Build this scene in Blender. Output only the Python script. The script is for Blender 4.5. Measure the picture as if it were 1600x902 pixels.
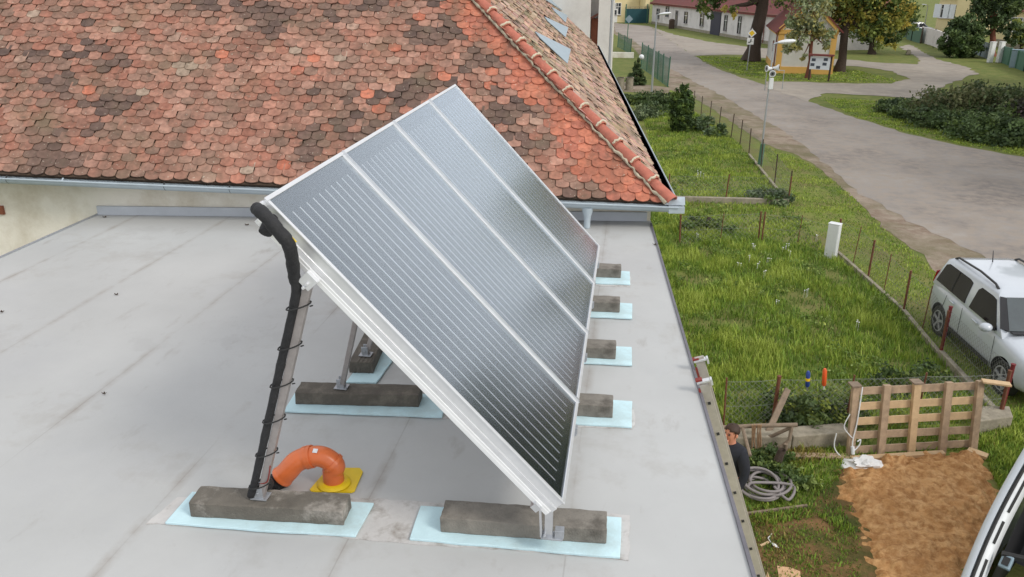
import bpy, bmesh, math, random
import numpy as np
from mathutils import Vector, Matrix
random.seed(7); rng = np.random.default_rng(7)
S = bpy.context.scene
for o in list(bpy.data.objects): bpy.data.objects.remove(o)
COL = S.collection
rad = math.radians

# ------------------------------------------------------------------ camera
CAM = Vector((0.2310, -3.6021, 3.0316))
PITCH, YAW, ROLL, FPX = rad(21.382), rad(8.250), rad(0.106), 1250.0
cp, sp, cy, sy = math.cos(PITCH), math.sin(PITCH), math.cos(YAW), math.sin(YAW)
fwd = Vector((-sy*cp, cy*cp, -sp)); right = Vector((cy, sy, 0)); upv = right.cross(fwd)
cr, sr = math.cos(ROLL), math.sin(ROLL)
r2 = cr*right + sr*upv; u2 = -sr*right + cr*upv
cd = bpy.data.cameras.new('camera'); cam = bpy.data.objects.new('camera', cd); COL.objects.link(cam)
M = Matrix((( r2.x, u2.x, -fwd.x), (r2.y, u2.y, -fwd.y), (r2.z, u2.z, -fwd.z))).to_4x4()
M.translation = CAM; cam.matrix_world = M
cd.sensor_width = 36; cd.lens = 36*FPX/1600; cd.clip_start = .05; cd.clip_end = 2000
S.camera = cam

# ------------------------------------------------------------------ sky, sun, exposure
SUN_EL, SUN_AZ = rad(40), rad(-28)           # azimuth measured from +X towards +Y
w = bpy.data.worlds.new('World'); S.world = w; w.use_nodes = True
nt = w.node_tree; bg = nt.nodes['Background']
sky = nt.nodes.new('ShaderNodeTexSky'); sky.sky_type = 'NISHITA'; sky.sun_disc = False
sky.sun_elevation = SUN_EL; sky.sun_rotation = math.pi/2 - SUN_AZ
sky.dust_density = 4.0; sky.air_density = 1.0; sky.ozone_density = 1.0; sky.altitude = 300
hs = nt.nodes.new('ShaderNodeHueSaturation'); hs.inputs['Saturation'].default_value = .38
nt.links.new(sky.outputs[0], hs.inputs['Color'])
# a bright broken cloud layer over the clear sky
wtc = nt.nodes.new('ShaderNodeTexCoord'); wn_ = nt.nodes.new('ShaderNodeTexNoise'); wn_.inputs['Scale'].default_value = 2.2; wn_.inputs['Detail'].default_value = 6
nt.links.new(wtc.outputs['Generated'], wn_.inputs['Vector'])
wr = nt.nodes.new('ShaderNodeMapRange'); wr.inputs['From Min'].default_value = .3; wr.inputs['From Max'].default_value = .62; wr.inputs['To Min'].default_value = .45; wr.inputs['To Max'].default_value = .92
nt.links.new(wn_.outputs['Fac'], wr.inputs['Value'])
wm = nt.nodes.new('ShaderNodeMix'); wm.data_type = 'RGBA'; nt.links.new(wr.outputs[0], wm.inputs['Factor']); nt.links.new(hs.outputs[0], wm.inputs['A']); wm.inputs['B'].default_value = (8.2, 8.4, 8.75, 1)
nt.links.new(wm.outputs['Result'], bg.inputs['Color'])
bg.inputs['Strength'].default_value = 0.12
sd = bpy.data.lights.new('sun', 'SUN'); sd.energy = 1.45; sd.angle = rad(16); sd.color = (1, .94, .85)
so = bpy.data.objects.new('sun', sd); COL.objects.link(so)
sdir = Vector((math.cos(SUN_EL)*math.cos(SUN_AZ), math.cos(SUN_EL)*math.sin(SUN_AZ), math.sin(SUN_EL)))
so.rotation_euler = sdir.to_track_quat('Z', 'Y').to_euler(); so.location = (10, -5, 20)
S.view_settings.view_transform = 'Standard'; S.view_settings.look = 'None'
S.view_settings.exposure = 0.2; S.view_settings.gamma = 1
S.render.engine = 'CYCLES'; S.cycles.max_bounces = 8; S.cycles.transparent_max_bounces = 16

# ------------------------------------------------------------------ survey helpers
ZG = -4.07                                    # the garden lies 4 m below the flat roof
def ray(px, py): return r2*((px-800)/FPX) - u2*((py-451)/FPX) + fwd
def at(px, py, z=0.0):
    d = ray(px, py); return CAM + d*((z-CAM.z)/d.z)
def aty(px, py, Y):
    d = ray(px, py); return CAM + d*((Y-CAM.y)/d.y)
def G(px, py, dz=0.0): return at(px, py, ZG+dz)
def onplane(px, py, p0, n):
    d = ray(px, py); return CAM + d*((p0-CAM).dot(n)/d.dot(n))
def dist(p): return (p-CAM).dot(fwd)
def m_per_px(p): return dist(p)/FPX

def lin(r, g, b):
    f = lambda c: (c/255/12.92) if c <= 10 else ((c/255+.055)/1.055)**2.4
    return (f(r), f(g), f(b))

# ------------------------------------------------------------------ materials
def pmat(name, col, rough=.6, metal=0.0, var=.18, scale=6.0, bump=.0, bscale=40.0, dirt=None, dirt_amt=.5, dirt_scale=3.0, coat=0.0, spec=.5):
    m = bpy.data.materials.new(name); m.use_nodes = True; t = m.node_tree; n = t.nodes; l = t.links
    b = n['Principled BSDF']; b.inputs['Roughness'].default_value = rough; b.inputs['Metallic'].default_value = metal
    b.inputs['Specular IOR Level'].default_value = spec
    if coat: b.inputs['Coat Weight'].default_value = coat; b.inputs['Coat Roughness'].default_value = .06
    tc = n.new('ShaderNodeTexCoord')
    ns = n.new('ShaderNodeTexNoise'); ns.inputs['Scale'].default_value = scale; ns.inputs['Detail'].default_value = 8; ns.inputs['Roughness'].default_value = .65
    l.new(tc.outputs['Object'], ns.inputs['Vector'])
    mr = n.new('ShaderNodeMapRange'); mr.inputs['From Min'].default_value = .3; mr.inputs['From Max'].default_value = .7
    mr.inputs['To Min'].default_value = 1-var; mr.inputs['To Max'].default_value = 1+var
    l.new(ns.outputs['Fac'], mr.inputs['Value'])
    mx = n.new('ShaderNodeMix'); mx.data_type = 'RGBA'; mx.blend_type = 'MULTIPLY'; mx.inputs['Factor'].default_value = 1
    mx.inputs['A'].default_value = (*col, 1); l.new(mr.outputs[0], mx.inputs['B'])
    out = mx.outputs['Result']
    if dirt:
        n2 = n.new('ShaderNodeTexNoise'); n2.inputs['Scale'].default_value = dirt_scale; n2.inputs['Detail'].default_value = 10; n2.inputs['Roughness'].default_value = .7
        l.new(tc.outputs['Object'], n2.inputs['Vector'])
        m2 = n.new('ShaderNodeMapRange'); m2.inputs['From Min'].default_value = .5; m2.inputs['From Max'].default_value = .68
        m2.inputs['To Max'].default_value = dirt_amt; l.new(n2.outputs['Fac'], m2.inputs['Value'])
        x2 = n.new('ShaderNodeMix'); x2.data_type = 'RGBA'; l.new(m2.outputs[0], x2.inputs['Factor'])
        l.new(out, x2.inputs['A']); x2.inputs['B'].default_value = (*dirt, 1); out = x2.outputs['Result']
    l.new(out, b.inputs['Base Color'])
    if bump:
        n3 = n.new('ShaderNodeTexNoise'); n3.inputs['Scale'].default_value = bscale; n3.inputs['Detail'].default_value = 6
        l.new(tc.outputs['Object'], n3.inputs['Vector'])
        bp = n.new('ShaderNodeBump'); bp.inputs['Strength'].default_value = bump; bp.inputs['Distance'].default_value = .02
        l.new(n3.outputs['Fac'], bp.inputs['Height']); l.new(bp.outputs[0], b.inputs['Normal'])
    return m

def attr_mat(name, rough=.75, noise=.25, nscale=30.0, bump=.2, bscale=60.0, spots=None, translucent=0.0, spec=.3):
    """colour from the mesh's own 'col' attribute (per tile, per leaf), broken up by noise"""
    m = bpy.data.materials.new(name); m.use_nodes = True; t = m.node_tree; n = t.nodes; l = t.links
    b = n['Principled BSDF']; b.inputs['Roughness'].default_value = rough; b.inputs['Specular IOR Level'].default_value = spec
    a = n.new('ShaderNodeAttribute'); a.attribute_name = 'col'
    tc = n.new('ShaderNodeTexCoord')
    ns = n.new('ShaderNodeTexNoise'); ns.inputs['Scale'].default_value = nscale; ns.inputs['Detail'].default_value = 6
    l.new(tc.outputs['Object'], ns.inputs['Vector'])
    mr = n.new('ShaderNodeMapRange'); mr.inputs['From Min'].default_value = .3; mr.inputs['From Max'].default_value = .7
    mr.inputs['To Min'].default_value = 1-noise; mr.inputs['To Max'].default_value = 1+noise
    l.new(ns.outputs['Fac'], mr.inputs['Value'])
    mx = n.new('ShaderNodeMix'); mx.data_type = 'RGBA'; mx.blend_type = 'MULTIPLY'; mx.inputs['Factor'].default_value = 1
    l.new(a.outputs['Color'], mx.inputs['A']); l.new(mr.outputs[0], mx.inputs['B']); out = mx.outputs['Result']
    for (sc, lo, hi, c, amt, *stretch) in (spots or []):
        n2 = n.new('ShaderNodeTexNoise'); n2.inputs['Scale'].default_value = sc; n2.inputs['Detail'].default_value = 6
        if stretch:
            mp = n.new('ShaderNodeMapping'); mp.inputs['Scale'].default_value = stretch[0]; l.new(tc.outputs['Object'], mp.inputs['Vector']); l.new(mp.outputs[0], n2.inputs['Vector'])
        else: l.new(tc.outputs['Object'], n2.inputs['Vector'])
        m2 = n.new('ShaderNodeMapRange'); m2.inputs['From Min'].default_value = lo; m2.inputs['From Max'].default_value = hi
        m2.inputs['To Max'].default_value = amt; l.new(n2.outputs['Fac'], m2.inputs['Value'])
        x2 = n.new('ShaderNodeMix'); x2.data_type = 'RGBA'; l.new(m2.outputs[0], x2.inputs['Factor'])
        l.new(out, x2.inputs['A']); x2.inputs['B'].default_value = (*c, 1); out = x2.outputs['Result']
    l.new(out, b.inputs['Base Color'])
    if bump:
        n3 = n.new('ShaderNodeTexNoise'); n3.inputs['Scale'].default_value = bscale; n3.inputs['Detail'].default_value = 5
        l.new(tc.outputs['Object'], n3.inputs['Vector'])
        bp = n.new('ShaderNodeBump'); bp.inputs['Strength'].default_value = bump; bp.inputs['Distance'].default_value = .01
        l.new(n3.outputs['Fac'], bp.inputs['Height']); l.new(bp.outputs[0], b.inputs['Normal'])
    if translucent:
        tr = n.new('ShaderNodeBsdfTranslucent'); l.new(out, tr.inputs['Color'])
        ms = n.new('ShaderNodeMixShader'); ms.inputs[0].default_value = translucent
        l.new(b.outputs[0], ms.inputs[1]); l.new(tr.outputs[0], ms.inputs[2])
        l.new(ms.outputs[0], n['Material Output'].inputs['Surface'])
    return m

def glass_mat(name, rough=.1, tint=(1, 1, 1), ior=1.5, mult=1.0):
    """a thin pane: clear straight through, reflecting more at a grazing angle"""
    m = bpy.data.materials.new(name); m.use_nodes = True; t = m.node_tree; n = t.nodes; l = t.links
    n.remove(n['Principled BSDF'])
    tr = n.new('ShaderNodeBsdfTransparent'); tr.inputs['Color'].default_value = (*tint, 1)
    gl = n.new('ShaderNodeBsdfGlossy'); gl.inputs['Roughness'].default_value = rough; gl.inputs['Color'].default_value = (.86, .93, 1, 1)
    fr = n.new('ShaderNodeFresnel'); fr.inputs['IOR'].default_value = ior
    mu = n.new('ShaderNodeMath'); mu.operation = 'MULTIPLY'; mu.inputs[1].default_value = mult; mu.use_clamp = True
    ge = n.new('ShaderNodeNewGeometry'); ir = n.new('ShaderNodeMapRange'); ir.inputs['To Min'].default_value = ior; ir.inputs['To Max'].default_value = 1/ior
    l.new(ge.outputs['Backfacing'], ir.inputs['Value']); l.new(ir.outputs[0], fr.inputs['IOR'])
    l.new(fr.outputs[0], mu.inputs[0])
    ms = n.new('ShaderNodeMixShader'); l.new(mu.outputs[0], ms.inputs[0]); l.new(tr.outputs[0], ms.inputs[1]); l.new(gl.outputs[0], ms.inputs[2])
    l.new(ms.outputs[0], n['Material Output'].inputs['Surface'])
    return m

MT = {}
MT['alu'] = pmat('aluminium', (.72, .73, .75), .32, 1.0, .05, 12)
MT['alu_paint'] = pmat('bright_aluminium', (.74, .75, .77), .35, .55, .05, 12)
MT['galv'] = pmat('galvanised_steel', (.42, .44, .47), .45, .6, .15, 25)
MT['strut'] = pmat('strut_steel', (.36, .33, .32), .5, .35, .12, 20)
MT['zinc'] = pmat('zinc_sheet', lin(172, 184, 192), .5, 0, .12, 3, dirt=lin(120, 125, 125), dirt_amt=.35)
MT['upstand'] = pmat('coated_flashing', lin(190, 195, 202), .55, 0, .08, 3)
MT['concrete'] = pmat('damp_concrete', lin(126, 121, 113), .85, 0, .2, 9, .35, 90, dirt=lin(84, 79, 72), dirt_amt=.9, dirt_scale=4)
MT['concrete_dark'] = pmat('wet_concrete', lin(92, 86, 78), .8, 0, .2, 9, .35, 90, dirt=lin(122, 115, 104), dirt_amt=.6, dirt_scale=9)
MT['old_concrete'] = pmat('old_concrete', lin(150, 142, 126), .9, 0, .25, 6, .4, 50, dirt=lin(95, 90, 72), dirt_amt=.7, dirt_scale=4)
MT['crust'] = pmat('cement_crusted_concrete', lin(104, 99, 91), .9, 0, .2, 9, .4, 90, dirt=lin(182, 176, 168), dirt_amt=.85, dirt_scale=3.4)
MT['foam'] = pmat('blue_foam', lin(196, 224, 231), .85, 0, .06, 5, .12, 90, dirt=lin(176, 196, 198), dirt_amt=.7, dirt_scale=3)
MT['patch'] = pmat('membrane_patch', lin(190, 188, 186), .8, 0, .1, 6, .2, 40, dirt=lin(118, 108, 96), dirt_amt=.8, dirt_scale=4.5)
MT['black_foam'] = pmat('black_insulation', (.018, .018, .02), .75, 0, .35, 20, .4, 50)
MT['rubber'] = pmat('rubber', (.02, .02, .02), .7, 0, .2, 20)
MT['orange'] = pmat('orange_pvc', lin(212, 110, 60), .3, 0, .08, 8, spec=.5)
MT['yellow'] = pmat('yellow_sheet', lin(222, 190, 20), .5, 0, .08, 8)
MT['white'] = pmat('white_paint', (.75, .75, .74), .5, 0, .05, 8)
MT['white_plastic'] = pmat('white_plastic', (.72, .74, .76), .4, 0, .05, 8)
MT['car_paint'] = pmat('white_car_paint', (.51, .55, .60), .25, 0, .02, 3, coat=.8)
MT['car_trim'] = pmat('dark_trim', (.025, .025, .028), .5, 0, .1, 10)
MT['car_glass'] = pmat('dark_glass', (.007, .008, .009), .1, 0, .6, 2.5, spec=.2)
MT['windscreen'] = pmat('windscreen_glass', (.05, .065, .07), .06, 0, .2, 3, spec=.9)
MT['rim'] = pmat('wheel_rim', (.40, .41, .43), .3, .15, .05, 10)
MT['red_lamp'] = pmat('red_lens', lin(150, 20, 22), .15, 0, .05, 10)
MT['clear_lamp'] = pmat('clear_lens', (.55, .58, .6), .1, .3, .1, 20)
MT['rust'] = pmat('rusty_post', lin(112, 70, 52), .85, 0, .3, 20, .3, 60)
MT['red_post'] = pmat('dark_red_paint', lin(112, 34, 38), .6, 0, .2, 14)
MT['brown_post'] = pmat('brown_post', lin(72, 56, 46), .8, 0, .2, 14)
MT['wire'] = pmat('wire', (.20, .21, .20), .6, .3, .1, 5)
MT['green_wire'] = pmat('green_wire', lin(78, 116, 98), .6, 0, .1, 5)
MT['green_post'] = pmat('green_post', lin(64, 104, 84), .6, 0, .1, 5)
MT['cream'] = pmat('cream_plaster', lin(234, 229, 217), .9, 0, .07, 1.5, .15, 30, dirt=lin(192, 180, 156), dirt_amt=.6, dirt_scale=1.0)
MT['plaster'] = pmat('white_plaster', lin(214, 211, 206), .9, 0, .06, 1.0, dirt=lin(180, 174, 168), dirt_amt=.4, dirt_scale=.8)
MT['lilac_plaster'] = pmat('pale_plaster', lin(214, 209, 207), .9, 0, .07, 1.0, dirt=lin(150, 144, 142), dirt_amt=.45, dirt_scale=.6)
MT['yellow_plaster'] = pmat('pale_yellow_plaster', lin(222, 206, 160), .9, 0, .06, 1.0)
MT['ochre'] = pmat('ochre_plaster', lin(218, 172, 96), .9, 0, .06, 1.0)
MT['red_roof'] = pmat('dark_red_roofing', lin(116, 58, 54), .8, 0, .18, 4, dirt=lin(86, 56, 52), dirt_amt=.6, dirt_scale=1.0)
MT['brown_roof'] = pmat('brown_roofing', lin(128, 82, 70), .8, 0, .18, 4, dirt=lin(92, 70, 64), dirt_amt=.6, dirt_scale=1.0)
MT['pane'] = pmat('window_pane', (.03, .035, .04), .08, 0, .3, 2, spec=.8)
MT['window_frame'] = pmat('grey_window_frame', lin(104, 98, 98), .6, 0, .1, 5)
MT['navy'] = pmat('dark_blue_gate', lin(44, 44, 62), .6, 0, .15, 5)
MT['teal'] = pmat('teal_gate', lin(24, 70, 78), .5, 0, .1, 5)
MT['brown_panel'] = pmat('brown_panel', lin(140, 84, 62), .8, 0, .2, 4)
MT['wood'] = pmat('weathered_wood', lin(166, 143, 119), .8, 0, .22, 9, .2, 60, dirt=lin(128, 110, 94), dirt_amt=.6, dirt_scale=5)
MT['new_wood'] = pmat('fresh_wood', lin(192, 164, 128), .75, 0, .14, 9, .15, 60)
MT['grey_wood'] = pmat('grey_wood', lin(132, 116, 100), .85, 0, .25, 9, .2, 60)
MT['rope'] = pmat('rope', lin(150, 120, 92), .9, 0, .2, 20)
MT['coil'] = pmat('grey_hose', lin(128, 122, 122), .6, 0, .15, 8)
MT['jacket'] = pmat('navy_jacket', (.012, .014, .022), .85, 0, .3, 12, .2, 80)
MT['trousers'] = pmat('dark_trousers', (.02, .021, .025), .9, 0, .3, 12)
MT['skin'] = pmat('skin', lin(196, 134, 108), .55, 0, .08, 14)
MT['hair'] = pmat('brown_hair', lin(58, 40, 30), .7, 0, .3, 60)
MT['ladder'] = pmat('ladder_aluminium', lin(182, 176, 168), .45, .35, .12, 14)
MT['red_paint'] = pmat('red_plastic', lin(136, 52, 46), .6, 0, .15, 14)
MT['hole'] = pmat('dark_hollow', (.03, .03, .03), .9)
MT['blue'] = pmat('blue_plastic', lin(38, 66, 140), .4, 0, .1, 20)
MT['orange_b'] = pmat('orange_plastic', lin(220, 92, 44), .4, 0, .1, 20)
MT['bark'] = pmat('bark', lin(70, 58, 50), .95, 0, .3, 12, .6, 20)
MT['red_bark'] = pmat('reddish_bark', lin(120, 72, 56), .95, 0, .3, 12, .6, 20)
MT['board'] = pmat('board_white', (.72, .76, .8), .5, 0, .04, 5)
MT['photo'] = pmat('dark_picture', lin(70, 78, 90), .5, 0, .5, 30)
MT['sign_yellow'] = pmat('sign_yellow', lin(230, 190, 40), .4, 0, .03, 5)
MT['sign_back'] = pmat('sign_back', lin(140, 160, 172), .5, .2, .05, 5)
MT['black'] = pmat('black_paint', (.015, .015, .015), .5, 0, .1, 5)
MT['grey_metal'] = pmat('grey_car_paint', lin(120, 124, 130), .3, .2, .05, 3, coat=.6)
MT['mortar'] = pmat('pale_mortar', lin(206, 194, 172), .95, 0, .15, 20, .4, 60)
MT['cloth_blue'] = pmat('blue_cloth', lin(70, 100, 140), .9, 0, .2, 8)
MT['cardboard'] = pmat('pale_board', lin(202, 164, 128), .8, 0, .12, 6, dirt=lin(170, 136, 106), dirt_amt=.5)
MT['bag'] = pmat('white_film', (.72, .72, .72), .35, 0, .1, 20)
MT['leaf_brown'] = pmat('dead_leaf', lin(70, 56, 44), .9, 0, .3, 20)
MT['tile'] = attr_mat('clay_tile', .85, .26, 14, .35, 70, spots=[(2.2, .52, .70, lin(116, 98, 82), .5), (4, .50, .70, lin(108, 88, 76), .55, (1, .14, .14)), (1.3, .56, .72, lin(112, 108, 84), .35), (9, .58, .72, lin(92, 80, 68), .6), (38, .66, .72, lin(196, 186, 168), .8)], spec=.25)
MT['newtile'] = pmat('ridge_tile_clay', lin(176, 104, 86), .8, 0, .2, 9, .2, 50, dirt=lin(120, 84, 72), dirt_amt=.5, dirt_scale=6)
MT['leaf'] = attr_mat('foliage', .6, .12, 3, 0, translucent=.25, spec=.35)
MT['blade'] = attr_mat('grass_blade', .6, .12, 3, 0, translucent=.22, spec=.3)

# ------------------------------------------------------------------ mesh helpers
class MB:
    def __init__(self): self.v = []; self.f = []; self.mi = []; self.xf = None
    def add(self, vs, fs, mi=0):
        b = len(self.v)
        for p in vs:
            p = Vector(p)
            if self.xf is not None: p = self.xf @ p
            self.v.append(p)
        for q in fs: self.f.append(tuple(b+i for i in q)); self.mi.append(mi)
        return self
    def box(self, c, s, rot=None, mi=0, taper=1.0):
        hx, hy, hz = s[0]/2, s[1]/2, s[2]/2
        vs = [Vector((x*hx*(taper if z > 0 else 1), y*hy*(taper if z > 0 else 1), z*hz)) for z in (-1, 1) for y in (-1, 1) for x in (-1, 1)]
        R = rot if rot is not None else Matrix.Identity(3)
        vs = [R @ p + Vector(c) for p in vs]
        return self.add(vs, [(0, 2, 3, 1), (4, 5, 7, 6), (0, 1, 5, 4), (2, 6, 7, 3), (0, 4, 6, 2), (1, 3, 7, 5)], mi)
    def beam(self, a, b, w, h, up=(0, 0, 1), mi=0):
        a = Vector(a); b = Vector(b); d = (b-a); L = d.length; d.normalize()
        u = Vector(up); s = d.cross(u)
        if s.length < 1e-4: s = d.cross(Vector((1, 0, 0)))
        s.normalize(); u = s.cross(d)
        R = Matrix((d, s, u)).transposed()
        return self.box((a+b)/2, (L, w, h), R, mi)
    def cyl(self, a, b, r0, r1=None, n=12, mi=0, caps=True):
        return self.tube([a, b], [r0, r0 if r1 is None else r1], n, mi, caps)
    def tube(self, path, r, n=8, mi=0, caps=True, closed=False):
        P = [Vector(p) for p in path]; k = len(P)
        rs = r if isinstance(r, (list, tuple)) else [r]*k
        vs = []; t0 = (P[1]-P[0]).normalized()
        ref = Vector((0, 0, 1)) if abs(t0.z) < .9 else Vector((1, 0, 0))
        u = (ref - t0*ref.dot(t0)).normalized()
        for i in range(k):
            if closed: t = P[(i+1) % k]-P[i-1]
            else: t = (P[min(i+1, k-1)]-P[max(i-1, 0)])
            t = t.normalized() if t.length > 1e-7 else tp_
            tp_ = t; u = (u - t*u.dot(t)).normalized(); s = t.cross(u)
            for j in range(n):
                an = 2*math.pi*j/n
                vs.append(P[i] + (u*math.cos(an)+s*math.sin(an))*rs[i])
        fs = []
        for i in range(k if closed else k-1):
            i2 = (i+1) % k
            for j in range(n): fs.append((i*n+j, i*n+(j+1) % n, i2*n+(j+1) % n, i2*n+j))
        if caps and not closed: fs.append(tuple(range(n-1, -1, -1))); fs.append(tuple((k-1)*n+j for j in range(n)))
        return self.add(vs, fs, mi)
    def poly(self, pts, thick, mi=0, n=None):
        """flat polygon given thickness (extruded against its normal, or n)"""
        P = [Vector(p) for p in pts]; k = len(P)
        nn = Vector((0, 0, 0))
        for i in range(k): nn += P[i].cross(P[(i+1) % k])
        nn.normalize()
        if n is not None and nn.dot(Vector(n)) < 0: P.reverse(); nn = -nn
        vs = P + [p-nn*thick for p in P]
        fs = [tuple(range(k)), tuple(range(2*k-1, k-1, -1))] + [(i, i+k, (i+1) % k+k, (i+1) % k) for i in range(k)]
        return self.add(vs, fs, mi)
    def sphere(self, c, r, n=12, m=8, mi=0, R=None):
        c = Vector(c); rr = r if isinstance(r, (tuple, list)) else (r, r, r)
        vs = []; fs = []
        for i in range(m+1):
            th = math.pi*i/m
            for j in range(n):
                ph = 2*math.pi*j/n; p = Vector((rr[0]*math.sin(th)*math.cos(ph), rr[1]*math.sin(th)*math.sin(ph), rr[2]*math.cos(th)))
                vs.append(c + (R @ p if R else p))
        for i in range(m):
            for j in range(n): fs.append((i*n+j, (i+1)*n+j, (i+1)*n+(j+1) % n, i*n+(j+1) % n))
        return self.add(vs, fs, mi)
    def build(self, name, mats, parent=None, origin=None, smooth=None, bevel=0.0):
        o0 = Vector(origin) if origin is not None else (Vector(parent['_o']) if parent is not None and '_o' in parent else Vector((0, 0, 0)))
        me = bpy.data.meshes.new(name); me.from_pydata([tuple(p-o0) for p in self.v], [], self.f)
        for m in (mats if isinstance(mats, (list, tuple)) else [mats]): me.materials.append(MT[m] if isinstance(m, str) else m)
        if any(self.mi): me.polygons.foreach_set('material_index', self.mi)
        ob = bpy.data.objects.new(name, me); COL.objects.link(ob)
        if parent is not None: ob.parent = parent; ob['_o'] = tuple(o0)
        else: ob.location = o0; ob['_o'] = tuple(o0)
        if bevel:
            bv = ob.modifiers.new('bevel', 'BEVEL'); bv.width = bevel; bv.segments = 2; bv.limit_method = 'ANGLE'; bv.angle_limit = rad(40)
        if smooth is not None:
            me.polygons.foreach_set('use_smooth', [True]*len(me.polygons))
            me.set_sharp_from_angle(angle=rad(smooth))
        me.update()
        return ob

def tag(o, label=None, cat=None, group=None, kind=None):
    if label: o['label'] = label
    if cat: o['category'] = cat
    if group: o['group'] = group
    if kind: o['kind'] = kind
    return o
def thing(name, label, cat, loc, group=None):
    o = bpy.data.objects.new(name, None); COL.objects.link(o); o.location = loc; o['_o'] = tuple(loc)
    o.empty_display_size = .2
    return tag(o, label, cat, group)
def dup(root, loc, rotz=0.0, label=None, name=None):
    r = root.copy(); COL.objects.link(r); r.location = loc; r.rotation_euler = (0, 0, rotz)
    if label: r['label'] = label
    def rec(src, dst):
        for ch in list(src.children):
            c = ch.copy(); COL.objects.link(c); c.parent = dst; rec(ch, c)
    rec(root, r); return r
def colmesh(name, V, F, Cc, mat, parent=None, origin=None):
    """numpy mesh with a per-vertex colour"""
    o0 = np.array(origin if origin is not None else (parent['_o'] if parent is not None else (0, 0, 0)), float)
    me = bpy.data.meshes.new(name); V = np.asarray(V, np.float32)-o0.astype(np.float32)
    if isinstance(F, np.ndarray):
        nf, k = F.shape
        me.vertices.add(len(V)); me.vertices.foreach_set('co', V.ravel())
        me.loops.add(nf*k); me.loops.foreach_set('vertex_index', F.ravel().astype(np.int32))
        me.polygons.add(nf); me.polygons.foreach_set('loop_start', np.arange(nf, dtype=np.int32)*k)
        me.update(calc_edges=True)
    else: me.from_pydata(V.tolist(), [], F)
    a = me.color_attributes.new('col', 'FLOAT_COLOR', 'POINT')
    Cc = np.asarray(Cc, np.float32); C4 = np.ones((len(V), 4), np.float32); C4[:, :3] = Cc
    a.data.foreach_set('color', C4.ravel())
    me.materials.append(MT[mat] if isinstance(mat, str) else mat); me.validate()
    ob = bpy.data.objects.new(name, me); COL.objects.link(ob); ob['_o'] = tuple(o0)
    if parent is not None: ob.parent = parent
    else: ob.location = o0
    return ob
def v2(p): return Vector((p.x, p.y, 0))
def inpoly(P, X, Y):
    P = np.asarray(P); n = len(P); c = np.zeros(len(X), bool); j = n-1
    for i in range(n):
        xi, yi = P[i]; xj, yj = P[j]
        cond = ((yi > Y) != (yj > Y)) & (X < (xj-xi)*(Y-yi)/(yj-yi+1e-12)+xi)
        c ^= cond; j = i
    return c
def rough_poly(pts, step=.25, amp=.08, seed=0):
    """subdivide a ground outline and wobble it"""
    r = random.Random(seed); out = []
    n = len(pts)
    for i in range(n):
        a, b = Vector(pts[i]), Vector(pts[(i+1) % n]); d = b-a; L = d.length
        k = max(1, min(60, int(L/step))); nrm = Vector((-d.y, d.x, 0)).normalized() if L > 1e-6 else Vector((0, 0, 0))
        for j in range(k):
            out.append(a + d*(j/k) + nrm*r.uniform(-amp, amp))
    return out
def sheet(name, pts, z, mat):
    from mathutils.geometry import delaunay_2d_cdt
    V, _, F, _, _, _ = delaunay_2d_cdt([Vector((p.x, p.y)) for p in pts], [], [list(range(len(pts)))], 1, 1e-5)
    b = bmesh.new(); vs = [b.verts.new((v.x, v.y, z)) for v in V]
    for f in F:
        q = b.faces.new([vs[i] for i in f])
    b.normal_update()
    for f in b.faces:
        if f.normal.z < 0: f.normal_flip()
    me = bpy.data.meshes.new(name); b.to_mesh(me); b.free(); me.materials.append(MT[mat] if isinstance(mat, str) else mat)
    o = bpy.data.objects.new(name, me); COL.objects.link(o); o['kind'] = 'structure'; return o

# ------------------------------------------------------------------ ground materials
def ground_mat(name, cols, scales, rough=.95, bump=.5, bscale=12):
    """blend of colours by noise at several scales"""
    m = bpy.data.materials.new(name); m.use_nodes = True; t = m.node_tree; n = t.nodes; l = t.links
    b = n['Principled BSDF']; b.inputs['Roughness'].default_value = rough; b.inputs['Specular IOR Level'].default_value = .15
    tc = n.new('ShaderNodeTexCoord'); out = None
    for i, (c, sc) in enumerate(zip(cols, scales)):
        if i == 0:
            rgb = n.new('ShaderNodeRGB'); rgb.outputs[0].default_value = (*c, 1); out = rgb.outputs[0]; continue
        ns = n.new('ShaderNodeTexNoise'); ns.inputs['Scale'].default_value = sc; ns.inputs['Detail'].default_value = 10; ns.inputs['Roughness'].default_value = .68
        l.new(tc.outputs['Object'], ns.inputs['Vector'])
        mr = n.new('ShaderNodeMapRange'); mr.inputs['From Min'].default_value = .42; mr.inputs['From Max'].default_value = .62
        l.new(ns.outputs['Fac'], mr.inputs['Value'])
        mx = n.new('ShaderNodeMix'); mx.data_type = 'RGBA'; l.new(mr.outputs[0], mx.inputs['Factor'])
        l.new(out, mx.inputs['A']); mx.inputs['B'].default_value = (*c, 1); out = mx.outputs['Result']
    l.new(out, b.inputs['Base Color'])
    n3 = n.new('ShaderNodeTexNoise'); n3.inputs['Scale'].default_value = bscale; n3.inputs['Detail'].default_value = 10
    l.new(tc.outputs['Object'], n3.inputs['Vector'])
    bp = n.new('ShaderNodeBump'); bp.inputs['Strength'].default_value = bump; bp.inputs['Distance'].default_value = .05
    l.new(n3.outputs['Fac'], bp.inputs['Height']); l.new(bp.outputs[0], b.inputs['Normal'])
    return m
MT['lawn'] = ground_mat('lawn_soil', [lin(112, 126, 58), lin(100, 118, 50), lin(126, 132, 70), lin(114, 108, 70)], [1, .8, 3.0, .5])
MT['far_lawn'] = ground_mat('short_lawn', [lin(104, 114, 60), lin(90, 104, 52), lin(120, 120, 70)], [1, .35, 1.5])
MT['asphalt'] = ground_mat('worn_asphalt', [lin(146, 140, 135), lin(158, 151, 144), lin(128, 121, 116), lin(152, 142, 132)], [1, .15, .28, 2.5], .9, .25, 60)
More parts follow.
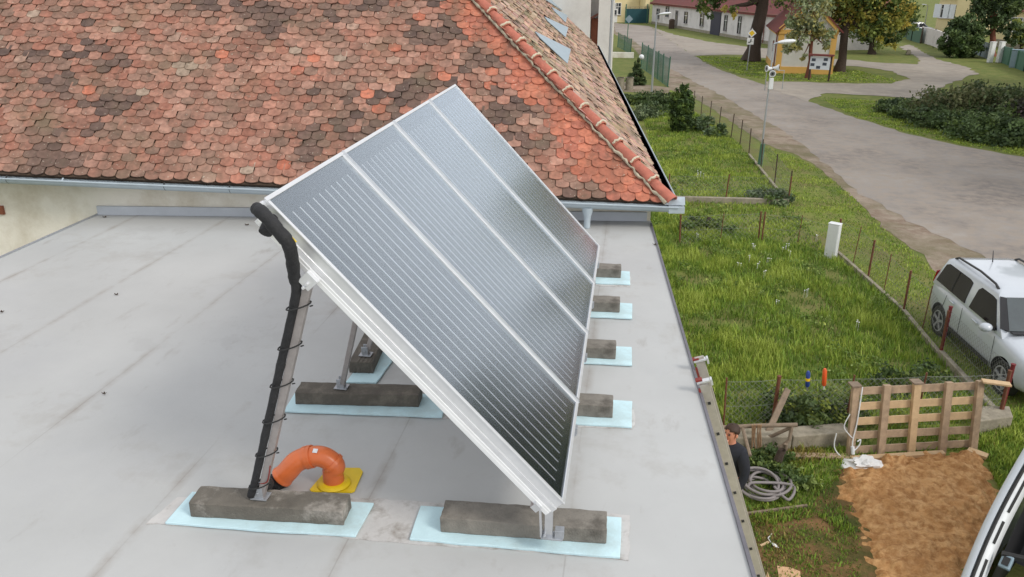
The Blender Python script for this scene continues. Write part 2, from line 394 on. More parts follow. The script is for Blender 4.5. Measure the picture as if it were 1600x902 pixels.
MT['dirt'] = ground_mat('gravel_dirt', [lin(144, 130, 116), lin(124, 106, 92), lin(154, 142, 128), lin(112, 106, 82)], [1, .6, 2.0, .45], .95, .6, 14)
MT['gravel'] = ground_mat('gravel_path', [lin(152, 145, 136), lin(138, 129, 120), lin(162, 153, 142)], [1, .3, 1.2], .95, .3, 14)
MT['soil'] = ground_mat('trampled_soil', [lin(112, 88, 60), lin(86, 76, 46), lin(134, 102, 70), lin(76, 80, 42)], [1, 1.2, 3, 2.2], .95, .7, 18)
MT['sand'] = ground_mat('damp_sand', [lin(194, 150, 102), lin(178, 132, 86), lin(206, 164, 116), lin(158, 114, 72)], [1, 1.2, 4, 9], .95, .7, 16)

# ------------------------------------------------------------------ flat roof membrane
def membrane():
    m = bpy.data.materials.new('grey_membrane'); m.use_nodes = True; t = m.node_tree; n = t.nodes; l = t.links
    b = n['Principled BSDF']; b.inputs['Roughness'].default_value = .48; b.inputs['Specular IOR Level'].default_value = .35
    tc = n.new('ShaderNodeTexCoord'); base = lin(180, 181, 180)
    def noise(sc, det=8, rgh=.6, stretch=None):
        q = n.new('ShaderNodeTexNoise'); q.inputs['Scale'].default_value = sc; q.inputs['Detail'].default_value = det; q.inputs['Roughness'].default_value = rgh
        if stretch:
            mp = n.new('ShaderNodeMapping'); mp.inputs['Scale'].default_value = stretch; l.new(tc.outputs['Object'], mp.inputs['Vector']); l.new(mp.outputs[0], q.inputs['Vector'])
        else: l.new(tc.outputs['Object'], q.inputs['Vector'])
        return q.outputs['Fac']
    def rng_(v, a, b_, c, d):
        q = n.new('ShaderNodeMapRange'); q.inputs['From Min'].default_value = a; q.inputs['From Max'].default_value = b_; q.inputs['To Min'].default_value = c; q.inputs['To Max'].default_value = d
        l.new(v, q.inputs['Value']); return q.outputs[0]
    def mul(a, bb):
        q = n.new('ShaderNodeMath'); q.operation = 'MULTIPLY'; l.new(a, q.inputs[0])
        if isinstance(bb, float): q.inputs[1].default_value = bb
        else: l.new(bb, q.inputs[1])
        return q.outputs[0]
    mx = n.new('ShaderNodeMix'); mx.data_type = 'RGBA'; mx.blend_type = 'MULTIPLY'; mx.inputs['Factor'].default_value = 1
    mx.inputs['A'].default_value = (*base, 1); l.new(rng_(noise(.8), .3, .7, .93, 1.06), mx.inputs['B']); out = mx.outputs['Result']
    def over(fac, c):
        nonlocal out
        q = n.new('ShaderNodeMix'); q.data_type = 'RGBA'; l.new(fac, q.inputs['Factor']); l.new(out, q.inputs['A']); q.inputs['B'].default_value = (*c, 1); out = q.outputs['Result']
    over(rng_(noise(1.1, 10, .7), .54, .74, 0, .5), lin(146, 139, 130)); over(rng_(noise(.45, 6, .6), .5, .7, 0, .28), lin(158, 160, 166)); over(rng_(noise(2.6, 8, .75, (1, .22, 1)), .62, .76, 0, .45), lin(138, 130, 122))          # rain-washed grime
    over(rng_(noise(4.5, 6, .6, (1, .35, 1)), .64, .74, 0, .45), lin(150, 145, 140)); over(rng_(noise(.7, 12, .75), .60, .63, 0, .16), lin(150, 148, 146))
    over(rng_(noise(60, 2), .76, .80, 0, .4), lin(110, 104, 98))                            # specks
    # lap seams of the membrane rolls, running up the roof
    sx = n.new('ShaderNodeSeparateXYZ'); l.new(tc.outputs['Object'], sx.inputs[0])
    wob = rng_(noise(.9, 2), 0, 1, -.012, .012)
    ad = n.new('ShaderNodeMath'); ad.operation = 'ADD'; l.new(sx.outputs['X'], ad.inputs[0]); l.new(wob, ad.inputs[1])
    a2 = n.new('ShaderNodeMath'); a2.operation = 'PINGPONG'; a2.inputs[1].default_value = .628
    a3 = n.new('ShaderNodeMath'); a3.operation = 'ADD'; a3.inputs[1].default_value = -.012+12.56; l.new(ad.outputs[0], a3.inputs[0]); l.new(a3.outputs[0], a2.inputs[0])
    seam = rng_(a2.outputs[0], .002, .006, 1, 0)
    patchy = rng_(noise(.55, 3), .38, .62, .0, .75)
    over(mul(mul(seam, patchy), .55), lin(122, 116, 112))
    dust = rng_(a2.outputs[0], 0, .06, 1, 0)
    over(mul(mul(dust, rng_(noise(1.6, 6, .7), .44, .62, 0, 1)), .5), lin(132, 120, 108))
    l.new(out, b.inputs['Base Color'])
    bp = n.new('ShaderNodeBump'); bp.inputs['Strength'].default_value = .25; bp.inputs['Distance'].default_value = .03
    l.new(noise(2.2, 5), bp.inputs['Height']); l.new(bp.outputs[0], b.inputs['Normal'])
    return m
MT['membrane'] = membrane()

# =================================================================== GROUND
m = MB(); n_ = 60
rr = [0, 4, 8, 12, 18, 26, 40, 60, 90, 140, 220, 400]
vs = [(0, 10, ZG)]; fs = []
for i, r_ in enumerate(rr[1:]):
    for j in range(n_): vs.append((r_*math.cos(2*math.pi*j/n_), 10+r_*math.sin(2*math.pi*j/n_), ZG))
for j in range(n_): fs.append((0, 1+j, 1+(j+1) % n_))
for i in range(len(rr)-2):
    for j in range(n_): fs.append((1+i*n_+j, 1+(i+1)*n_+j, 1+(i+1)*n_+(j+1) % n_, 1+i*n_+(j+1) % n_))
m.add(vs, fs); tag(m.build('ground', 'far_lawn'), kind='structure')

def gpoly(px, step=.4, amp=.08, seed=1): return rough_poly([G(*p) for p in px], step, amp, seed)
# the garden plots beside the house, longer grass than the village green
plot = [(1000, 150), (1046, 137), (1085, 156), (1120, 178), (1165, 208), (1190, 226), (1240, 250), (1290, 300), (1350, 350), (1420, 420), (1470, 480), (1600, 600), (1640, 640), (1640, 960)]
pp = [G(*p) for p in plot] + [Vector((2.4, -1.5, ZG)), Vector((-1.5, 9, ZG)), Vector((-3, 40, ZG))]
PLOT = pp
sheet('lawn', rough_poly(pp, .5, .12, 3), ZG+.004, 'lawn')
dirt_l = [(1040, 128), (1046, 140), (1085, 154), (1120, 176), (1165, 206), (1190, 224), (1240, 240), (1280, 262), (1330, 305), (1380, 355), (1440, 398), (1475, 435), (1560, 500), (1700, 610)]
road_r = [(1900, 330), (1750, 285), (1600, 246), (1500, 228), (1420, 210), (1330, 183), (1262, 158), (1200, 134), (1160, 122), (1110, 103), (1075, 82), (1040, 58), (1014, 41)]
shoulder_in = [(1900, 560), (1660, 440), (1530, 376), (1448, 334), (1372, 292), (1317, 246), (1258, 198), (1206, 168), (1146, 138), (1104, 120), (1066, 100), (1028, 76), (1000, 55), (972, 46), (964, 36)]
sheet('dirt_shoulder', rough_poly([G(*p) for p in [(955, 36), (958, 52), (985, 70), (1004, 92)] + dirt_l + shoulder_in], .5, .10, 5), ZG+.008, 'dirt')
road_l = [(958, 36), (962, 50), (986, 60), (1012, 82), (1048, 108), (1085, 128), (1125, 148), (1180, 180), (1232, 210), (1290, 258), (1345, 304), (1420, 346), (1500, 385), (1620, 440), (1900, 560)]
sheet('road', gpoly(road_l + road_r, .6, .12, 6), ZG+.012, 'asphalt')
sheet('side_road', gpoly([(1016, 42), (1056, 55), (1110, 66), (1165, 73), (1210, 77), (1300, 84), (1300, 96), (1190, 91), (1163, 86), (1120, 86), (1082, 88)], .8, .2, 8), ZG+.016, 'gravel')
path = [(1196, 128), (1240, 128), (1320, 131), (1389, 131), (1420, 124), (1395, 112), (1340, 104), (1296, 103), (1296, 92), (1330, 94), (1368, 98), (1430, 101), (1437, 93), (1420, 82), (1405, 73), (1422, 70), (1463, 93), (1514, 106), (1526, 116), (1495, 127), (1456, 144), (1447, 155), (1357, 150), (1290, 146), (1262, 160), (1200, 137)]
sheet('gravel_path', gpoly(path, .7, .2, 9), ZG+.020, 'gravel')
sheet('trampled_ground', rough_poly([G(*p) for p in [(1150, 790), (1215, 805), (1270, 790), (1290, 752), (1325, 722), (1360, 735), (1380, 800), (1380, 960), (1160, 960)]], .15, .1, 11), ZG+.008, 'soil')
# the sand heap: a low mound with shovel marks
def sand():
    out = [G(*p) for p in [(1302, 760), (1322, 733), (1360, 722), (1420, 712), (1500, 702), (1535, 716), (1560, 745), (1565, 800), (1530, 960), (1370, 990), (1345, 900), (1340, 845), (1322, 800)]]
    P = np.array([(p.x, p.y) for p in out]); x0, y0 = P.min(0)-.2; x1, y1 = P.max(0)+.2
    st = .025; X = np.arange(x0, x1, st); Y = np.arange(y0, y1, st); nx, ny = len(X), len(Y)
    XX, YY = np.meshgrid(X, Y, indexing='ij'); fx, fy = XX.ravel(), YY.ravel()
    d = np.full(len(fx), 9.0)
    for i in range(len(P)):
        a, b = P[i], P[(i+1) % len(P)]; ab = b-a
        t = np.clip(((fx-a[0])*ab[0]+(fy-a[1])*ab[1])/(ab@ab), 0, 1)
        d = np.minimum(d, np.hypot(fx-a[0]-t*ab[0], fy-a[1]-t*ab[1]))
    d = np.where(inpoly(P, fx, fy), d, -d)
    from mathutils import noise as N
    h = np.zeros(len(fx))
    for i in range(len(fx)):
        dd = d[i]
        if dd < -.15: h[i] = -.1; continue
        p = Vector((fx[i], fy[i], 0))
        lump = N.noise(p*2.2)*.06 + N.noise(p*6.5)*.04 + N.noise(p*13)*.02 + N.noise(p*27)*.012
        rid = abs(N.noise(Vector((fx[i]*4+fy[i]*2.4, fy[i]*6-fx[i]*2, 3))))*.08
        e = max(0, min(1, (dd+.05+N.noise(p*3)*.20+N.noise(p*9)*.12)/.5)); e = e*e*(3-2*e)
        h[i] = -.03 + e*(.12 + .12*max(0, min(1, (fy[i]-y0)/(y1-y0)*2-.9)) + lump + rid)
    vs = np.stack([fx, fy, ZG+h], 1); idx = np.arange(nx*ny).reshape(nx, ny)
    F = np.stack([idx[:-1, :-1], idx[1:, :-1], idx[1:, 1:], idx[:-1, 1:]], -1).reshape(-1, 4)
    F = F[(h[F] > -.05).any(1)]
    m = MB(); m.v = [Vector(v) for v in vs]; m.f = [tuple(map(int, q)) for q in F]; m.mi = [0]*len(F)
    o = m.build('sand_heap', 'sand', smooth=60)
    return tag(o, 'low heap of raked orange brown sand in front of the pallet', 'sand heap'), P
sand_o, SANDP = sand()

# =================================================================== FLAT ROOF BUILDING
RB = Vector((0, 0, ZG))
fb = thing('flat_roof_building', 'flat roofed annex with a pale grey membrane roof under the solar collectors', 'building', RB)
bl, br = at(155, 335), at(1010, 345)                       # foot of the neighbour's wall
wd = v2(br-bl).normalized(); wn = Vector((wd.y, -wd.x, 0))   # along the wall, out of the wall
eR0, eR1 = at(1017, 350), at(1177, 901)
ed = (eR1-eR0).normalized(); cornerR = eR0; frontR = eR0 + ed*(((-5.2)-eR0.y)/ed.y)
XL = at(155, 335).x
foot = [Vector((XL, bl.y, 0)), Vector((XL, -5.2, 0)), frontR, Vector((cornerR.x, br.y+.02, 0))]
m = MB(); m.poly(foot, .16, n=(0, 0, 1)); m.build('roof_membrane', 'membrane', fb)
m = MB()
inn = [p + Vector((dx, dy, -.162)) for p, dx, dy in zip(foot, (.12, .12, -.12, -.12), (-.02, .12, .12, -.02))]
m.poly(inn, -ZG-.162, n=(0, 0, 1)); m.build('wall', 'cream', fb)
m = MB(); m.beam(cornerR+Vector((.002, 0, -.03)), frontR+Vector((.002, 0, -.03)), .022, .09)
m.build('edge_trim', pmat('dark_edge', lin(112, 110, 116), .6, .2, .15, 6), fb)
m = MB(); m.beam(foot[0]+Vector((-.01, 0, -.03)), foot[1]+Vector((-.01, 0, -.03)), .03, .09); m.build('edge_trim', 'galv', fb)
m = MB(); a = bl+wn*.02; b_ = br+wn*.02
m.beam(Vector((a.x, a.y, .062)), Vector((b_.x, b_.y, .062)), .03, .12)
for t in (.31, .62, .86): q = a.lerp(b_, t)+wn*.016; m.beam(Vector((q.x, q.y, .005)), Vector((q.x, q.y, .12)), .012, .004, up=wn)
m.build('upstand_flashing', 'upstand', fb)

# =================================================================== TILED HOUSE
E0 = onplane(0, 272, bl+wn*.33, wn); E1 = onplane(1046, 317, bl+wn*.33, wn)
ev = (E1-E0).normalized(); evp = v2(ev).normalized()
sdv = v2(ray(880, -38)).normalized()                       # direction of the side eave (away from us)
TF = math.tan(rad(42)); RATIO = 1.07
# front slope: contains the eave and the hip
hipd = (sdv - evp*RATIO); hipd = Vector((hipd.x, hipd.y, TF*abs(sdv.dot(Vector((-evp.y, evp.x, 0)))) + ev.z*(-RATIO))).normalized()
nF = ev.cross(hipd).normalized();  nF = nF if nF.z > 0 else -nF
nS = sdv.cross(hipd).normalized(); nS = nS if nS.z > 0 else -nS
upF = nF.cross(ev).normalized(); upF = upF if upF.z > 0 else -upF
upS = nS.cross(sdv).normalized(); upS = upS if upS.z > 0 else -upS
HB = Vector((E1.x-4, E1.y+4, ZG))
house = thing('tiled_house', 'old house with a weathered red clay tile hip roof behind the flat roof', 'house', HB)
PAL = {'old': [lin(*c) for c in ((150, 101, 82), (142, 98, 80), (158, 108, 88), (136, 101, 84), (162, 115, 95), (150, 96, 76), (130, 99, 83), (154, 112, 94))],
       'dark': [lin(*c) for c in ((104, 82, 72), (112, 86, 75), (96, 76, 68), (118, 92, 80))],
       'pale': [lin(*c) for c in ((170, 134, 114), (166, 142, 122), (174, 126, 102))],
       'new': [lin(*c) for c in ((184, 110, 84), (176, 104, 80), (190, 116, 90), (180, 110, 88), (172, 104, 84))],
       'moss': [lin(*c) for c in ((172, 146, 118), (180, 152, 124), (164, 142, 110), (184, 154, 130), (156, 134, 106), (182, 144, 120))]}
from mathutils import noise as NZ
def tiles(name, O, U, Upv, N_, s0, s1, nrow, wid, exp, inside, colour, mat, seed):
    """rows of plain tiles with rounded tails, every tile a small slab with its own tilt and colour"""
    r = random.Random(seed); V = []; F = []; Cc = []
    arc = [(-.5, .0), (-.46, -.16), (-.30, -.29), (0, -.36), (.30, -.29), (.46, -.16), (.5, .0)]
    for k in range(nrow):
        off = .5*wid if k % 2 else 0
        wob = [r.uniform(-.004, .004) for _ in range(3)]
        for i in range(int((s1-s0)/wid)):
            s = s0 + off + i*wid; t = k*exp
            kind, c = colour(s, t, r)
            lum = .3*c[0]+.6*c[1]+.1*c[2]; ds = .06 if kind == 'new' else .15
            c = tuple(q*(1-ds)+lum*ds*1.12 for q in c)
            if not inside(s, t): continue
            ww = wid*(.985 if kind == 'new' else r.uniform(.93, .985)); lift = .024 + r.uniform(-.003, .008); rot = r.gauss(0, .012 if kind == 'new' else .03)
            dt = r.gauss(0, .003 if kind == 'new' else .006) + wob[int(s*.7) % 3]
            rnd = 1.0 if kind == 'new' else r.uniform(.45, .95)
            tail = exp*1.0; b = len(V); tilt = r.gauss(0, .0025)
            pts = [(x*ww, y*wid*rnd) for x, y in arc] + [(.5*ww, exp*1.25), (-.5*ww, exp*1.25)]
            cr_, sr_ = math.cos(rot), math.sin(rot)
            top = []
            for x, y in pts:
                xx, yy = x*cr_-y*sr_, x*sr_+y*cr_
                h = lift - (yy/exp)*.012 + xx*tilt/wid*4
                P = O + U*(s+xx) + Upv*(t+yy+dt+.05) + N_*h; top.append(P)
            V += top; F.append(tuple(range(b, b+9)))
            low = [p - N_*.015 for p in top[:7]]
            V += low
            for j in range(6): F.append((b+j, b+9+j, b+9+j+1, b+j+1))
            Cc += [c]*16
    me = colmesh(name, np.array([tuple(v) for v in V]), F, np.array(Cc), mat, house); return me
hipT = lambda t: 0  # placeholder
def hip_s(t):       # along-eave position of the hip line at height t up the front slope
    f = t/hipd.dot(upF); return (E1-E0).length + f*hipd.dot(ev)
def front_in(s, t): return s < hip_s(t)-.02
EL = (E1-E0).length
def front_col(s, t, r):
    dh = hip_s(t)-s
    edge = .62 + .1*math.sin(t*5) + (.3 if t < 1.2 else 0)*.6
    if dh < edge: return 'new', r.choice(PAL['new'])
    p = Vector((s*.55, t*.8, 0)); nv = NZ.noise(p*1.0) + .6*NZ.noise(p*2.7+Vector((4, 2, 0)))
    lowright = max(0, 1-abs(s-EL+2.6)/2.8)*.55
    x = r.random()
    if x < (.030 if (s > EL-5.2 and t < 2.6) else .003): return 'new', r.choice(PAL['new'])
    if nv + lowright + r.gauss(0, .16) > .50: return 'old', r.choice(PAL['dark'])
    if x > .972: return 'old', r.choice(PAL['pale'])
    c = r.choice(PAL['old']); k = r.uniform(.95, 1.24)*(1-.22*max(-.6, min(.9, nv))); return 'old', tuple(q*k for q in c)
tiles('front_tiles', E0, ev, upF, nF, -3.6, EL+.2, 46, .186, .122, front_in, front_col, 'tile', 3)
def side_in(s, t): return s > t*hipd.dot(sdv)/hipd.dot(upS)+.02
def side_col(s, t, r):
    p = Vector((s*.5, t*1.2, 3)); nv = NZ.noise(p)
    if s-t*hipd.dot(sdv)/hipd.dot(upS) < .9: c = r.choice([lin(196, 146, 124), lin(190, 142, 122), lin(202, 152, 130)])
    elif nv > .05: c = r.choice(PAL['moss'])
    else: c = r.choice([lin(192, 152, 130), lin(186, 148, 126), lin(178, 148, 126), lin(196, 158, 134)])
    return 'old', tuple(q*r.uniform(.85, 1.12) for q in c)
SIDE_L = 25.0
tiles('side_tiles', E1, sdv, upS, nS, 0, SIDE_L, 40, .19, .135, side_in, side_col, 'tile', 5)
# decks below the tiles, walls
topF = 46*.122; 
m = MB(); hp = E1 + hipd*(topF/hipd.dot(upF)); l0 = E0-ev*3.7
m.poly([l0, E1, hp, l0+upF*topF], .1, n=nF); m.build('roof_deck', 'leaf_brown', house)
topS = 40*.135; hs_ = E1 + hipd*(topS/hipd.dot(upS))
m = MB(); m.poly([E1, E1+sdv*SIDE_L, E1+sdv*SIDE_L+upS*topS, hs_], .1, n=nS); m.build('roof_deck', 'leaf_brown', house)
m = MB(); wl = bl - wd*4.5; wr = br + wd*.05
wz = .18; q1 = Vector((wl.x, wl.y, wz)); q2 = Vector((wr.x, wr.y, wz)); q3 = q2 + sdv*(SIDE_L-.3); q4 = q1 + sdv*(SIDE_L-.3)
m.poly([q1-wn*.0, q2, q3, q4], -ZG+wz, n=(0, 0, 1)); wall_top = m.build('wall', 'cream', house)
m = MB(); u_ = E0 - wn*.33  # wall above the flat roof, up to the eave
for (a, b_, za, zb) in ((wl, br, E0.z+.12, E1.z-.06),):
    m.add([Vector((a.x, a.y, wz)), Vector((b_.x, b_.y, wz)), Vector((b_.x, b_.y, zb)), Vector((a.x, a.y, za)),
           *[Vector((p.x-wn.x*.3, p.y-wn.y*.3, z)) for p, z in ((a, wz), (b_, wz), (b_, zb), (a, za))]],
          [(0, 1, 2, 3), (7, 6, 5, 4), (0, 4, 5, 1), (2, 6, 7, 3), (1, 5, 6, 2), (0, 3, 7, 4)])
m.build('wall', 'cream', house)
# eave gutter in zinc, hung below the tails
def gutter(p0, p1, nrm, r=.078, name='gutter'):
    m = MB(); d = (p1-p0).normalized(); L = (p1-p0).length; upz = Vector((0, 0, 1)); prof = []
    for i in range(9):
        a = math.pi*i/8; prof.append((-math.cos(a)*r, -math.sin(a)*r))
    prof += [(math.cos(math.pi*(8-i)/8)*(r-.006), -math.sin(math.pi*(8-i)/8)*(r-.006)) for i in range(9)]
    k = len(prof); vs = [p0 + nrm*x + upz*y for x, y in prof] + [p1 + nrm*x + upz*y for x, y in prof]
    fs = [(i, (i+1) % k, (i+1) % k+k, i+k) for i in range(k)] + [tuple(range(k-1, -1, -1)), tuple(range(k, 2*k))]
    m.add(vs, fs)
    m.tube([p0+nrm*(r+.004)+upz*.004, p1+nrm*(r+.004)+upz*.004], .011, 6)
    return m.build(name, 'zinc', house, smooth=40)
gz = Vector((0, 0, -.035))
gf = gutter(E0-ev*3.6+wn*.035+gz, E1+ev*.10+wn*.035+gz, wn)
gd = -hipd.cross(Vector((0, 0, 1)))
sideN = Vector((sdv.y, -sdv.x, 0))
gs = gutter(E1+sideN*.05+gz-sdv*.03, E1+sdv*SIDE_L+sideN*.05+gz, sideN)
# corner box where both gutters meet
m = MB(); cpt = E1+ev*.10+wn*.035+gz
m.box(cpt+Vector((-.02, -.0, -.03)), (.2, .16, .085), Matrix.Rotation(math.atan2(wd.y, wd.x), 3, 'Z'))
m.poly([cpt+Vector((-.17, -.02, .02)), cpt+Vector((.09, -.05, .035)), cpt+Vector((.09, .12, .10)), cpt+Vector((-.05, .1, .10))], .006)
m.build('gutter_corner', 'zinc', house, bevel=.012)
for px in (10, 97, 255, 357):
    q = onplane(px, 280, bl+wn*.42, wn); s = (q-E0).dot(ev); b0 = E0+ev*s+wn*.035+gz
    m = MB(); m.tube([b0 + wn*(-math.cos(a)*.073) + Vector((0, 0, -math.sin(a)*.073)) for a in [math.pi*i/8 for i in range(9)]], .007, 5)
    m.beam(b0+wn*.07+Vector((0, 0, .0)), b0+wn*.03+Vector((0, 0, .035)), .02, .006); m.build('gutter_bracket', 'black' if px in (10, 255, 357) else 'zinc', house)
q = onplane(917, 334, bl+wn*.36, wn); s = (q-E0).dot(ev); b0 = E0+ev*s+wn*.035+gz+Vector((0, 0, -.06))
m = MB(); m.tube([b0, b0+Vector((0, 0, -.05)), b0+Vector((0, 0, -.13)), b0+Vector((0, 0, -.16))], [.075, .068, .045, .045], 16)
m.tube([b0+Vector((0, 0, -.16)), Vector((b0.x, b0.y, .004))], .042, 14); m.build('gutter_outlet', 'zinc', house, smooth=40)
# hip ridge tiles bedded on mortar
L = .36
for k in range(17):
    p0 = E1 + hipd*(k*L-.02) + (nF+nS).normalized()*.03; p1 = p0 + hipd*(L+.05)
    nn = (nF+nS).normalized(); sdir_ = hipd.cross(nn).normalized(); m = MB(); vs = []; K = 11
    for (p, rr_, up_) in ((p0, .090, .010), (p1, .074, -.006)):
        for th in (0, -.014):
            for j in range(K):
                a = math.pi*j/(K-1); vs.append(p + sdir_*math.cos(a)*(rr_+th) + nn*(math.sin(a)*(rr_+th)*.95+up_))
    fs = [(j, j+1, 2*K+j+1, 2*K+j) for j in range(K-1)] + [(K+j+1, K+j, 3*K+j, 3*K+j+1) for j in range(K-1)] + [(j+1, j, K+j, K+j+1) for j in range(K-1)] + [(2*K+j, 2*K+j+1, 3*K+j+1, 3*K+j) for j in range(K-1)] + [(0, 2*K, 3*K, K), (K-1, 2*K-1, 4*K-1, 3*K-1)]
    m.add(vs, fs); rt = m.build('ridge_tile', 'newtile', house, smooth=50)
    if k:
        m = MB(); rj = random.Random(k); p = p0 + hipd*.03
        pts = [p + sdir_*math.cos(a)*.096 + nn*(math.sin(a)*.096*.95+.008) + hipd*rj.uniform(-.012, .012) for a in [math.pi*j/12 for j in range(-1, 12)]]
        m.tube(pts, [rj.uniform(.013, .02) for _ in pts], 6); m.build('mortar_joint', 'mortar', rt, smooth=60)
m = MB(); rj = random.Random(5); pts = []; nn = (nF+nS).normalized(); sdir_ = hipd.cross(nn).normalized()
if sdir_.dot(ev) > 0: sdir_ = -sdir_
for k in range(120): pts.append(E1 + hipd*(k*.05) + sdir_*(.094+rj.uniform(-.012, .015)) + nn*(.012+rj.uniform(-.01, .014)))
m.tube(pts, [rj.uniform(.010, .028) for _ in pts], 6); m.build('mortar_bed', pmat('mortar_bed', lin(168, 158, 138), .95, 0, .3, 14, .4, 40, dirt=lin(120, 112, 92)), house, smooth=60)
# snow boards of grey sheet standing off the side slope
for poly in ([(836, 49), (892, 77), (887, 99), (843, 58)], [(851, 26), (888, 43), (884, 58), (856, 33)], [(862, 11), (887, 24), (884, 35), (866, 17)], [(850, -6), (880, 8), (878, 16), (853, 0)]):
    m = MB(); m.poly([onplane(x, y, E1+nS*.05, nS) for x, y in poly], .012, n=nS); m.build('roof_sheet', pmat('blue_grey_sheet', lin(150, 166, 176), .45, .1, .08, 3), house)
# small vent window in the cream wall, far left
c = onplane(-4, 328, bl, wn)
m = MB(); m.box(c+wn*.01, (.2, .04, .12), Matrix.Rotation(math.atan2(wd.y, wd.x), 3, 'Z')); m.build('wall_vent', 'brown_panel', house)

# =================================================================== SOLAR COLLECTORS
CW, CL, BETA, CZ = 1.1212, 2.24, rad(47.19), .37
ct, st_ = math.cos(BETA), math.sin(BETA)
# local frame: x along the row (+Y world), y up the slope, z out of the glass
def coll_xf(): return Matrix(((0, -ct, st_), (1, 0, 0), (0, st_, ct)))
MT['absorber'] = pmat('selective_absorber', (.007, .008, .012), .5, 0, .3, 2.5, spec=.25)
MT['riser'] = pmat('absorber_weld_line', (.66, .68, .73), .5, .1, .06, 10)  # pale colour paints in the glint along the riser lines
MT['solar_glass'] = glass_mat('solar_glass', .17, (.97, .98, .98), 1.5, 1.95)
def make_collector():
    root = thing('solar_collector', 'nearest of the four tilted solar collectors, its white side frame in full view', 'solar panel', (0, 0, CZ), 'solar collectors in a row on the flat roof')
    root['_o'] = (0, 0, 0); X = coll_xf().to_4x4(); W, L, T = CW-.012, CL, .095
    def mb(): q = MB(); q.xf = X; return q
    a = mb(); x0 = .006
    lip = .024
    # tray walls with a step half way up, and the flat lip on top
    for (u0, u1, v0, v1) in ((0, W, 0, lip), (0, W, L-lip, L), (0, lip, lip, L-lip), (W-lip, W, lip, L-lip)):
        a.box((x0+(u0+u1)/2, (v0+v1)/2, -.004), (u1-u0, v1-v0, .008))
    for (c, s) in (((x0+.010, L/2, -.0335), (.008, L-.012, .051)), ((x0+W-.010, L/2, -.0335), (.008, L-.012, .051)),
                   ((x0+W/2, .010, -.0335), (W-.028, .008, .051)), ((x0+W/2, L-.010, -.0335), (W-.028, .008, .051)),
                   ((x0+.006, L/2, -.077), (.012, L, .036)), ((x0+W-.006, L/2, -.077), (.012, L, .036)),
                   ((x0+W/2, .006, -.077), (W-.024, .012, .036)), ((x0+W/2, L-.006, -.077), (W-.024, .012, .036)),
                   ((x0+W/2, L/2, -.092), (W-.024, L-.024, .006))): a.box(c, s)
    a.build('frame', 'alu_paint', root, bevel=.0025)
    a = mb(); a.box((x0+W/2, L/2, -.034), (W-.03, L-.03, .004)); ab = a.build('absorber', 'absorber', root)
    a = mb()
    for i in range(10):
        u = x0 + .165 + i*.0925
        a.box((u, 1.09, -.031), (.0065, 2.04, .0035))
    a.build('riser_line', 'riser', ab)
    a = mb(); a.box((x0+W/2, L/2, -.007), (W-2*lip+.004, L-2*lip+.004, .003)); a.build('glass', 'solar_glass', root)
    a = mb()
    a.cyl((x0+W-.04, L-.07, -.05), (x0+W+.04, L-.07, -.05), .013, n=8)
    a.build('header_pipe', 'rubber', root)
    return root
c0 = make_collector()
LBL = ['second solar collector from the front, between two silver joint strips', 'third solar collector from the front, pale with reflected sky', 'farthest of the four tilted solar collectors, nearest the tiled roof']
for i in range(1, 4): dup(c0, (0, i*CW, CZ), 0, LBL[i-1])
XF4 = Matrix.Translation(Vector((0, 0, CZ))) @ coll_xf().to_4x4()
def CP(u, v, z=0): return XF4 @ Vector((u, v, z))     # a point on the collector field
for i, lb in ((1, 'silver joint strip between the nearest and second collectors'), (2, 'silver joint strip between the second and third collectors'), (3, 'silver joint strip between the third and farthest collectors')):
    m = MB(); m.beam(CP(i*CW, .0, .004), CP(i*CW, CL, .004), .020, .012, up=(st_, 0, ct)); m.beam(CP(i*CW, .01, .012), CP(i*CW, CL-.01, .012), .009, .006, up=(st_, 0, ct))
    tag(m.build('joint_strip', 'alu', origin=CP(i*CW, 0)), lb, 'trim strip', 'joint strips between collectors')

